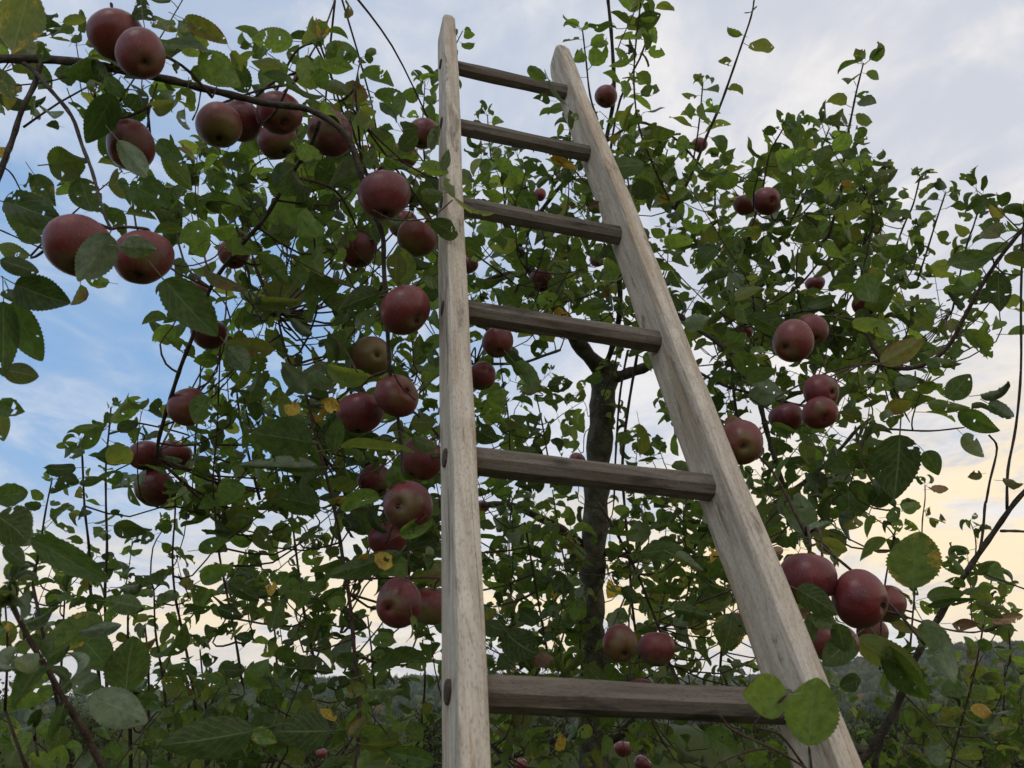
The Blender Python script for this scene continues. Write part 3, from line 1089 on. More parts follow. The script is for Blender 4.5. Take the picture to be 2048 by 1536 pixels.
# ------------------------------------------------------------------ the trees
tA = Tree('apple tree at the left edge whose long limb arches over and droops beside the ladder', (-1.75, 1.55, 0))
tB = Tree('apple tree whose dark trunk stands behind the ladder', tuple(np.append(at(1190, 1560, 3.3)[:2], 0)))
pc = at(1700, 1545, 1.95)
tC = Tree('apple tree with grey slanting stem at the lower right beside the ladder', (pc[0], pc[1], 0))
pd = at(330, 1620, 2.5)
tD = Tree('young apple tree with many thin upright shoots on the left', (pd[0], pd[1], 0))

# tree A: trunk outside the picture, long limb, hanging branches
fork = np.array([-1.62, 1.50, 1.75])
tA.limb('trunk', [tA.base, tA.base + [0.03, 0, 0.6], tA.base + [0.10, -0.03, 1.2], fork], [0.075, 0.062, 0.055, 0.045], BARK_OLD, 12)
LIMB = [(-30, 117), (40, 118), (90, 118), (180, 128), (240, 140), (330, 158), (400, 175), (480, 194), (540, 208), (620, 220), (690, 268), (722, 350), (745, 420), (765, 470), (768, 540), (774, 640), (780, 740), (795, 830), (803, 900), (806, 980), (815, 1060), (818, 1150)]
p0 = at(-30, 117, 1.26)
tA.limb('branch', [fork, fork * 0.5 + p0 * 0.5 + [0, 0, 0.12], p0], [0.036, 0.018, 0.0085], BARK, 10)
tA.trace(LIMB, 1.26, 1.40, 19, 5)
tA.trace([(40, 122), (66, 140), (102, 181), (143, 232), (164, 290), (184, 342), (198, 393), (212, 437), (222, 458)], 1.27, 1.15, 9, 6)
tA.trace([(82, 124), (68, 171), (44, 219), (27, 273), (10, 318), (-12, 380)], 1.27, 1.2, 10, 12)
tA.trace([(640, 240), (622, 290), (601, 321), (560, 386), (526, 441), (478, 496), (430, 560), (400, 625), (386, 671), (362, 732), (345, 784), (331, 828), (318, 876), (312, 915)], 1.36, 1.75, 9, 8)
for tr in ([(-10, 174), (92, 164), (174, 140)], [(294, 256), (301, 212), (314, 167)], [(385, 240), (396, 215), (402, 180)], [(425, 195), (440, 160), (470, 120)], [(0, 460), (45, 480), (90, 500)], [(0, 330), (25, 350), (50, 400)],
           [(745, 420), (790, 440), (860, 435), (905, 400)], [(560, 500), (610, 530), (670, 560), (745, 590)], [(776, 722), (800, 770), (830, 800)], [(715, 745), (690, 700), (648, 655)], [(803, 900), (770, 930), (720, 950), (700, 935)],
           [(806, 980), (790, 1040), (770, 1090)], [(290, 470), (350, 530), (420, 520), (450, 490)]):
    tA.trace(tr, 1.25, 1.3, 3.5, 2.5, 'twig', TWIG, 5)
SH = []      # (tree, pixels, d0, d1, w0, w1, L0, L1, gap, keys)


def sh(tree, pts, d0, d1, w0, w1, L0=0.070, L1=0.042, gap=0.022, keys='dgg', head=4, sett='lo', skip=0.0):
    P = tree.trace(pts, d0, d1, w0, w1, 'branch', TWIG, 6)
    tree.shoot(P, L0, L1, gap, keys, sett, head, skip=skip)


sh(tA, [(571, 181), (591, 154), (625, 103), (649, 58), (670, 0), (685, -40)], 1.4, 1.7, 4, 3, 0.05, 0.03, 0.04, 'dg', 2)
sh(tA, [(690, 262), (698, 236), (705, 205), (715, 147), (722, 116)], 1.4, 1.5, 4, 2.5, 0.055, 0.03, 0.03, 'dg', 3)
sh(tA, [(711, 1560), (718, 1421), (711, 1336), (701, 1216), (684, 1107), (670, 1025), (649, 937), (632, 876), (612, 790), (574, 712), (554, 626)], 1.55, 1.65, 10, 5, 0.055, 0.035, 0.05, 'dg', 3)
sh(tA, [(215, 1560), (191, 1507), (167, 1459), (130, 1404), (99, 1346), (68, 1295), (30, 1222), (22, 1180)], 0.92, 0.86, 15, 9, 0.050, 0.040, 0.020, 'ud', 9, 'hr', skip=0.35)

# tree B: trunk, limbs and shoots behind the ladder
zt = [(1186, 1450), (1192, 1350), (1183, 1250), (1184, 1150), (1190, 1050), (1195, 950), (1202, 850), (1207, 780), (1212, 722)]
wt = [58, 66, 51, 51, 50, 50, 50, 51, 54]
P = [tB.base - [0, 0, 0.05], tB.base + [0.01, 0, 0.35]] + [at(x, y, 3.3) for x, y in zt]
R = [0.085, 0.066] + [w * 0.5 * 3.3 / F for w in wt]
tB.limb('trunk', P, R, BARK_OLD, 16, 0.03)
tB.trace([(1214, 740), (1197, 732), (1156, 685), (1122, 626), (1091, 582), (1053, 527), (1036, 495), (1012, 448), (985, 395), (960, 330)], 3.3, 2.9, 36, 7)
tB.trace([(1216, 745), (1231, 754), (1262, 744), (1296, 732), (1360, 690), (1406, 655), (1480, 600), (1536, 560), (1600, 520), (1660, 470)], 3.3, 3.1, 26, 6)
tB.trace([(1207, 740), (1226, 690), (1240, 620), (1236, 540), (1215, 450), (1206, 360), (1205, 320), (1217, 256), (1228, 188), (1224, 85), (1216, 0), (1212, -40)], 3.3, 2.7, 12, 6)
tB.trace([(1091, 582), (1030, 548), (985, 556), (940, 570), (860, 548)], 3.15, 3.0, 12, 8)
tB.trace([(1036, 495), (1060, 455), (1084, 420), (1110, 385), (1145, 345), (1165, 305)], 2.95, 2.7, 11, 6)
tB.trace([(1160, 1088), (1122, 1058), (1077, 1035), (1020, 1010), (955, 1010), (880, 1000), (800, 1030)], 3.3, 2.8, 20, 7)
tB.trace([(1206, 1106), (1251, 1110), (1282, 1113), (1348, 1090), (1410, 1060), (1500, 1030)], 3.3, 2.9, 14, 6)
tB.trace([(1190, 1500), (1238, 1469), (1262, 1448), (1310, 1400), (1380, 1370)], 3.3, 3.0, 24, 10)
tB.trace([(1180, 1470), (1120, 1475), (1065, 1500), (1012, 1517), (960, 1540)], 3.3, 3.0, 16, 8)
tB.trace([(1012, 1517), (995, 1500), (976, 1484), (940, 1450)], 2.6, 2.5, 9, 6)
for tr, w0, w1, d0, d1 in (
        ([(1296, 600), (1348, 626), (1406, 664), (1461, 705), (1473, 719)], 12, 9, 2.7, 2.4),
        ([(1464, 719), (1466, 770), (1474, 835)], 6, 6, 2.4, 2.4),
        ([(1340, 715), (1386, 739), (1454, 773), (1519, 790), (1570, 804), (1600, 810)], 7, 5, 2.6, 2.3),
        ([(1512, 773), (1522, 814), (1533, 859), (1556, 937), (1570, 985), (1578, 1050)], 11, 10, 2.4, 2.4),
        ([(1570, 992), (1621, 955), (1676, 903), (1714, 859), (1744, 835)], 11, 5, 2.35, 2.2),
        ([(1727, 855), (1792, 859), (1861, 862), (1929, 855)], 5, 3, 2.2, 2.1),
        ([(1480, 650), (1560, 633), (1604, 623), (1656, 620), (1686, 630), (1717, 664), (1741, 691), (1761, 719)], 6, 6, 2.4, 2.3),
        ([(1536, 613), (1597, 572), (1642, 520)], 5, 4, 2.6, 2.6),
        ([(1421, 659), (1536, 613)], 6, 5, 2.6, 2.6),
        ([(1035, 640), (1010, 668), (975, 690), (950, 730)], 4, 3, 2.5, 2.3),
        ([(950, 728), (1040, 726), (1085, 712), (1120, 700)], 6, 6, 2.6, 2.9),
        ([(1020, 602), (1055, 540), (1085, 500), (1130, 430)], 5, 4, 2.5, 2.6),
        ([(930, 495), (1000, 545), (1060, 590), (1110, 605), (1180, 590), (1240, 555)], 4, 4, 2.7, 2.8),
        ([(1210, 284), (1258, 253), (1290, 246), (1350, 277), (1400, 330)], 7, 4, 2.6, 2.7),
        ([(1546, 440), (1570, 437), (1600, 430), (1625, 405)], 4, 3, 2.4, 2.4)):
    tB.trace(tr, d0, d1, w0, w1, 'branch', BARK, 7)
for tr, w0, w1, d in (
        ([(1238, 690), (1228, 735), (1214, 773)], 4, 3, 2.9), ([(1256, 700), (1246, 750), (1238, 808), (1231, 917), (1228, 1000)], 5, 4, 2.8),
        ([(1276, 700), (1255, 825), (1245, 927), (1249, 1011), (1258, 1114), (1265, 1216), (1279, 1319), (1285, 1400)], 6, 5, 2.7),
        ([(1197, 1005), (1231, 1062), (1275, 1148), (1299, 1209), (1323, 1271), (1340, 1330)], 6, 5, 2.3),
        ([(1050, 1045), (1067, 1148), (1094, 1301)], 4, 5, 2.5), ([(1160, 1200), (1160, 1280), (1163, 1336), (1170, 1420)], 4, 4, 2.5)):
    tB.trace(tr, d, d, w0, w1, 'branch', TWIG, 6)
# shoots that rise into the sky
G3 = dict(L0=0.070, L1=0.045)
sh(tB, [(1348, 420), (1389, 335), (1413, 273), (1440, 212), (1461, 154), (1481, 96), (1502, 34), (1509, -5)], 2.6, 2.4, 7, 3, 0.091, 0.067, 0.045, 'dg', 4)
sh(tB, [(1382, 342), (1392, 290), (1399, 239), (1406, 164)], 2.7, 2.6, 4, 2.5, 0.085, 0.055, 0.025, 'gg', 4)
sh(tB, [(1481, 523), (1512, 427), (1526, 376), (1539, 308), (1567, 256)], 2.6, 2.5, 5, 3, 0.085, 0.073, 0.020, 'dg', 5)
sh(tB, [(1656, 478), (1683, 376), (1690, 301), (1703, 232), (1714, 178), (1727, 126)], 2.6, 2.5, 6, 3, 0.091, 0.067, 0.022, 'dg', 5)
sh(tB, [(1536, 523), (1594, 420), (1621, 362), (1639, 308), (1659, 256)], 2.6, 2.5, 5, 3, 0.085, 0.061, 0.025, 'dg', 6)
sh(tB, [(1782, 523), (1806, 455), (1826, 410), (1840, 355)], 2.9, 2.8, 4, 3, 0.079, 0.061, 0.025, 'dg', 6)
sh(tB, [(1835, 560), (1857, 492), (1874, 437), (1891, 386)], 2.9, 2.8, 4, 3, 0.079, 0.061, 0.025, 'dg', 6)
sh(tB, [(1700, 560), (1734, 478), (1768, 417)], 2.9, 2.8, 4, 3, 0.079, 0.055, 0.025, 'dg', 6)
sh(tB, [(1905, 620), (1932, 496), (1946, 455), (1960, 410)], 2.9, 2.8, 4, 3, 0.079, 0.055, 0.025, 'dg', 6)
sh(tB, [(1347, 417), (1299, 314), (1275, 239), (1268, 137), (1282, 0), (1288, -40)], 2.5, 2.4, 5, 3, 0.085, 0.067, 0.020, 'dg', 2)
sh(tB, [(1216, 330), (1240, 200), (1290, 90), (1300, -20)], 2.7, 2.5, 5, 3, 0.079, 0.067, 0.025, 'gg', 2)
sh(tB, [(1195, 240), (1180, 190), (1172, 120), (1165, 60)], 2.6, 2.5, 5, 3, 0.079, 0.061, 0.022, 'gg', 3)
sh(tB, [(905, 210), (900, 150), (908, 100), (925, 62)], 2.6, 2.5, 3, 2, 0.061, 0.043, 0.022, 'dg', 1)
sh(tB, [(850, 330), (845, 260), (848, 200), (850, 165)], 2.6, 2.5, 4, 2, 0.073, 0.055, 0.016, 'gg', 6)
sh(tB, [(985, 340), (978, 280), (975, 230)], 2.8, 2.7, 4, 2, 0.067, 0.055, 0.022, 'dg', 5)
sh(tB, [(1140, 330), (1140, 270), (1135, 220)], 2.4, 2.3, 4, 2, 0.061, 0.055, 0.034, 'dd', 2)
for bx, by, tx, ty in ((1060, 420, 1035, 310), (1010, 420, 1000, 330), (1330, 400, 1335, 300), (1430, 420, 1440, 320), (1250, 420, 1246, 330), (1590, 420, 1597, 250), (1630, 500, 1665, 380), (1720, 520, 1750, 430)):
    sh(tB, [(bx, by), ((bx + tx) / 2 + random.uniform(-12, 12), (by + ty) / 2), (tx, ty)], 3.0, 2.9, 4, 2.5, 0.079, 0.061, 0.025, 'dg', 5)
sh(tB, [(1022, 940), (1016, 830), (1005, 760), (1000, 715)], 2.4, 2.4, 4, 2.5, 0.073, 0.061, 0.028, 'dg', 2)
sh(tB, [(1100, 940), (1085, 850), (1072, 790)], 2.5, 2.5, 4, 2.5, 0.073, 0.061, 0.034, 'dg', 2)
sh(tB, [(1110, 1330), (1140, 1200), (1120, 1080), (1105, 980)], 2.9, 2.9, 4, 2.5, 0.073, 0.049, 0.027, 'gg', 3)
sh(tB, [(1030, 1340), (1022, 1200), (1018, 1080), (1025, 1000)], 2.7, 2.7, 4, 2.5, 0.073, 0.055, 0.025, 'gg', 3)
sh(tB, [(1330, 1350), (1372, 1200), (1390, 1100), (1400, 1040)], 2.7, 2.7, 4, 2.5, 0.073, 0.055, 0.029, 'dg', 3)
sh(tB, [(1440, 1340), (1450, 1200), (1445, 1120), (1430, 1060)], 2.7, 2.7, 5, 2.5, 0.073, 0.055, 0.029, 'dg', 3)

# tree C, lower right
P = tC.trace([(1700, 1545), (1744, 1496), (1768, 1459), (1789, 1421), (1815, 1360), (1837, 1305), (1881, 1230), (1915, 1172), (1956, 1110), (1994, 1055), (2030, 1005), (2070, 960)], 1.95, 1.75, 17, 9)
tC.limb('trunk', [tC.base, tC.base + [0.02, 0.01, 0.5], tC.base + [-0.02, 0, 1.0], P[0], P[1]], [0.035, 0.026, 0.020, 0.0115, 0.010], BARK_OLD, 12)
for tr, w0, w1, d in (
        ([(1960, 1103), (1966, 1060), (1970, 1011), (1973, 1000), (1980, 961), (1994, 896), (1978, 870)], 6, 4, 1.8), ([(2001, 1062), (2030, 1062), (2060, 1064)], 6, 5, 1.75),
        ([(1946, 1139), (2000, 1160), (2060, 1182)], 4, 3, 1.8), ([(1760, 1222), (1789, 1226), (1874, 1254), (1929, 1264), (1963, 1262), (2014, 1243)], 5, 3, 1.6),
        ([(1806, 1387), (1860, 1440), (1881, 1452), (1943, 1455)], 4, 3, 1.9), ([(1640, 1090), (1690, 1130), (1760, 1190), (1800, 1230), (1850, 1290)], 6, 6, 1.4),
        ([(1748, 1536), (1760, 1490), (1768, 1459)], 10, 10, 1.95), ([(1672, 1120), (1650, 1090), (1612, 1070)], 4, 3, 1.4), ([(2014, 1020), (2016, 940), (2032, 852), (2042, 739), (2042, 603), (2045, 500), (2050, 400)], 6, 4, 1.85)):
    tC.trace(tr, d, d, w0, w1, 'branch', BARK, 7)
sh(tC, [(1720, 640), (1761, 719), (1785, 734), (1826, 736), (1867, 719), (1898, 691), (1922, 647), (1953, 589), (1987, 534), (2011, 500), (2060, 440)], 2.1, 1.9, 9, 8, 0.07, 0.06, 0.055, 'dd', 0)
for tr, w0, w1 in (([(1630, 1560), (1611, 1536), (1543, 1496), (1464, 1459), (1440, 1430)], 6, 3), ([(1543, 1496), (1495, 1503), (1438, 1524)], 4, 3), ([(1625, 1550), (1621, 1520), (1618, 1496)], 3, 2.5), ([(1611, 1536), (1560, 1470), (1508, 1452), (1540, 1420), (1574, 1389)], 3, 2.5)):
    tC.trace(tr, 0.83, 0.80, w0, w1, 'twig', TWIG, 6, nodes=False)
sh(tC, [(1898, 1540), (1922, 1448), (1943, 1370), (1956, 1312), (1972, 1220), (1985, 1150)], 2.0, 1.9, 4, 3, 0.055, 0.04, 0.04, 'gd', 4)
sh(tC, [(1760, 1340), (1762, 1250), (1772, 1154), (1792, 1055), (1800, 1020)], 1.8, 1.8, 4, 3, 0.055, 0.04, 0.045, 'gd', 3)
sh(tC, [(1820, 1300), (1828, 1200), (1835, 1110)], 2.2, 2.2, 4, 3, 0.05, 0.04, 0.04, 'gd', 3)
sh(tC, [(1843, 1100), (1845, 1040), (1850, 1000), (1850, 970)], 2.3, 2.3, 3, 2, 0.05, 0.04, 0.045, 'gd', 3)
for bx, by, tx, ty in ((1990, 1540, 2010, 1330), (2030, 1520, 2035, 1350), (1830, 1540, 1850, 1440), (1960, 1530, 1975, 1420)):
    sh(tC, [(bx, by), ((bx + tx) / 2 + 6, (by + ty) / 2), (tx, ty)], 2.6, 2.6, 4, 2.5, 0.06, 0.04, 0.026, 'gd', 5)

# tree D: thin upright shoots on the left
stem = [tD.base, tD.base + [0.0, 0.02, 0.5], tD.base + [0.03, 0.0, 0.95]]
tD.limb('trunk', stem, [0.032, 0.026, 0.020], BARK_OLD, 12)
DS = [[(65, 1168), (79, 1096), (92, 1018), (104, 960)], [(212, 1284), (210, 1182), (214, 1096), (212, 1011), (212, 927), (219, 852), (222, 815)], [(181, 1182), (178, 1096), (169, 1012), (164, 903), (160, 880)],
      [(393, 1431), (379, 1336), (362, 1250), (350, 1189), (345, 1113), (350, 1031), (352, 960)], [(506, 1524), (492, 1421), (485, 1370), (472, 1284), (454, 1189), (439, 1113), (431, 1038), (426, 960), (434, 859), (441, 688)],
      [(630, 1330), (608, 1223), (598, 1148), (588, 1072), (580, 1000), (560, 930)], [(340, 1480), (325, 1353), (311, 1264), (308, 1180)], [(297, 1490), (297, 1339), (290, 1250)], [(256, 1290), (256, 1237), (260, 1165)],
      [(70, 1480), (61, 1387), (48, 1271), (44, 1200)], [(520, 1000), (489, 876), (475, 797), (470, 720)], [(560, 980), (540, 880), (520, 800), (515, 740)], [(640, 1300), (634, 1180), (625, 1090)], [(120, 1400), (125, 1280), (130, 1190)],
      [(560, 1420), (552, 1300), (545, 1200)], [(420, 1480), (410, 1400), (400, 1300)], [(750, 1400), (745, 1320), (735, 1230)], [(840, 1480), (850, 1360), (845, 1280)], [(10, 1420), (15, 1300), (10, 1200)], [(395, 1000), (390, 900), (398, 800), (402, 720)]]
for i, pts in enumerate(DS):
    d = (2.1, 2.0, 2.2, 1.9, 1.9, 2.4, 2.3, 2.4, 1.8, 2.2, 2.5, 2.4, 2.6, 2.3, 2.5, 2.4, 2.3, 2.4, 2.1, 2.6)[i]
    sh(tD, pts, d, d * 0.97, 6, 3, 0.064, 0.040, 0.030, 'dgg', 4)
    if pts[0][1] > 1100:
        b = at(*pts[0], d)
        root = stem[2] * 0.35 + stem[1] * 0.65 if i % 2 else stem[2]
        tD.limb('branch', [root, root * 0.5 + b * 0.5 + [0, 0, -0.12], b], [0.009, 0.006, 0.0035], BARK, 6)

# crowns between the traced branches
tB.fill([(940, 300), (1180, 300), (1420, 310), (1480, 520), (1500, 740), (1330, 700), (1230, 640), (1060, 660), (945, 640)], 2.25, 3.36, 1.30, 0.083, 'dgg')
tB.fill([(945, 640), (1060, 680), (1200, 720), (1330, 720), (1500, 760), (1430, 1000), (1440, 1330), (950, 1340)], 2.25, 3.36, 0.55, 0.083, 'dgg')
tB.fill([(950, 990), (1160, 1000), (1440, 1010), (1470, 1340), (950, 1345)], 2.25, 3.28, 0.55, 0.076, 'dgg')
tB.fill([(1380, 330), (1560, 290), (1720, 330), (1800, 430), (1850, 600), (1880, 740), (1760, 860), (1640, 960), (1480, 800), (1420, 560)], 2.07, 3.28, 1.25, 0.085, 'dgg')
tB.fill([(1500, 640), (1800, 640), (1780, 880), (1600, 900), (1480, 760)], 2.07, 2.52, 0.50, 0.090, 'ddg')
tB.fill([(1230, 40), (1310, 20), (1330, 330), (1230, 330)], 2.43, 2.60, 0.45, 0.083, 'dgg')
tB.fill([(1500, 880), (1700, 860), (1740, 1080), (1650, 1330), (1480, 1330), (1420, 1000)], 1.89, 2.86, 0.95, 0.083, 'ddg')
tB.fill([(800, 520), (940, 500), (945, 1340), (860, 1340)], 1.98, 2.86, 0.80, 0.083, 'dgg')
tB.fill([(960, 1330), (1500, 1340), (1560, 1540), (960, 1540)], 2.16, 3.36, 1.15, 0.076, 'dgg')
tB.fill([(1800, 520), (1960, 480), (2048, 560), (2000, 660), (1860, 640)], 2.16, 2.77, 0.45, 0.083, 'dgg')
tA.fill([(360, 350), (520, 300), (700, 300), (880, 290), (890, 600), (640, 560), (520, 600), (420, 560)], 1.49, 2.46, 1.71, 0.083, 'dgg')
tA.fill([(340, 650), (560, 600), (700, 600), (880, 560), (880, 1000), (640, 980), (450, 850)], 1.58, 2.46, 1.04, 0.085, 'dgg')
tA.fill([(640, 960), (880, 960), (880, 1340), (660, 1340)], 1.49, 2.38, 1.10, 0.083, 'ddg')
tA.fill([(-20, 60), (520, 80), (560, 210), (300, 200), (-20, 190)], 1.25, 1.60, 0.40, 0.075, 'ddg')
tA.fill([(-20, 180), (180, 190), (220, 420), (-20, 560)], 1.15, 1.60, 0.22, 0.083, 'ddg')
tA.fill([(-10, 90), (250, 110), (560, 190), (700, 250), (760, 420), (700, 420), (640, 290), (400, 220), (-10, 170)], 1.15, 1.45, 0.35, 0.066, 'ddg')
tA.fill([(560, 60), (760, 90), (830, 280), (640, 300)], 1.40, 2.00, 0.55, 0.078, 'dgg')
tA.fill([(300, 280), (430, 300), (430, 520), (240, 460)], 1.40, 1.80, 0.55, 0.083, 'dgg')
tD.fill([(60, 1010), (240, 900), (420, 920), (640, 960), (660, 1330), (60, 1340)], 1.75, 2.46, 0.56, 0.071, 'dgg')
tD.fill([(-20, 1370), (880, 1370), (880, 1545), (-20, 1545)], 1.47, 2.62, 1.16, 0.071, 'dgg')
tD.fill([(300, 840), (480, 820), (640, 900), (560, 1000), (280, 1010)], 1.75, 2.30, 0.54, 0.071, 'dgg')
tC.fill([(1640, 1400), (1800, 1340), (2060, 1330), (2060, 1545), (1730, 1545)], 2.02, 2.95, 1.04, 0.068, 'dgg')
tC.fill([(1860, 1080), (2060, 1060), (2060, 1330), (1850, 1280)], 1.75, 2.46, 0.22, 0.064, 'dgg')
tC.fill([(1940, 400), (2060, 380), (2060, 540), (1980, 520)], 1.75, 1.89, 0.50, 0.073, 'ddb')
tC.fill([(1640, 880), (1900, 840), (1960, 900), (1800, 960), (1740, 1080), (1640, 1080)], 1.75, 2.13, 0.45, 0.071, 'ddg')

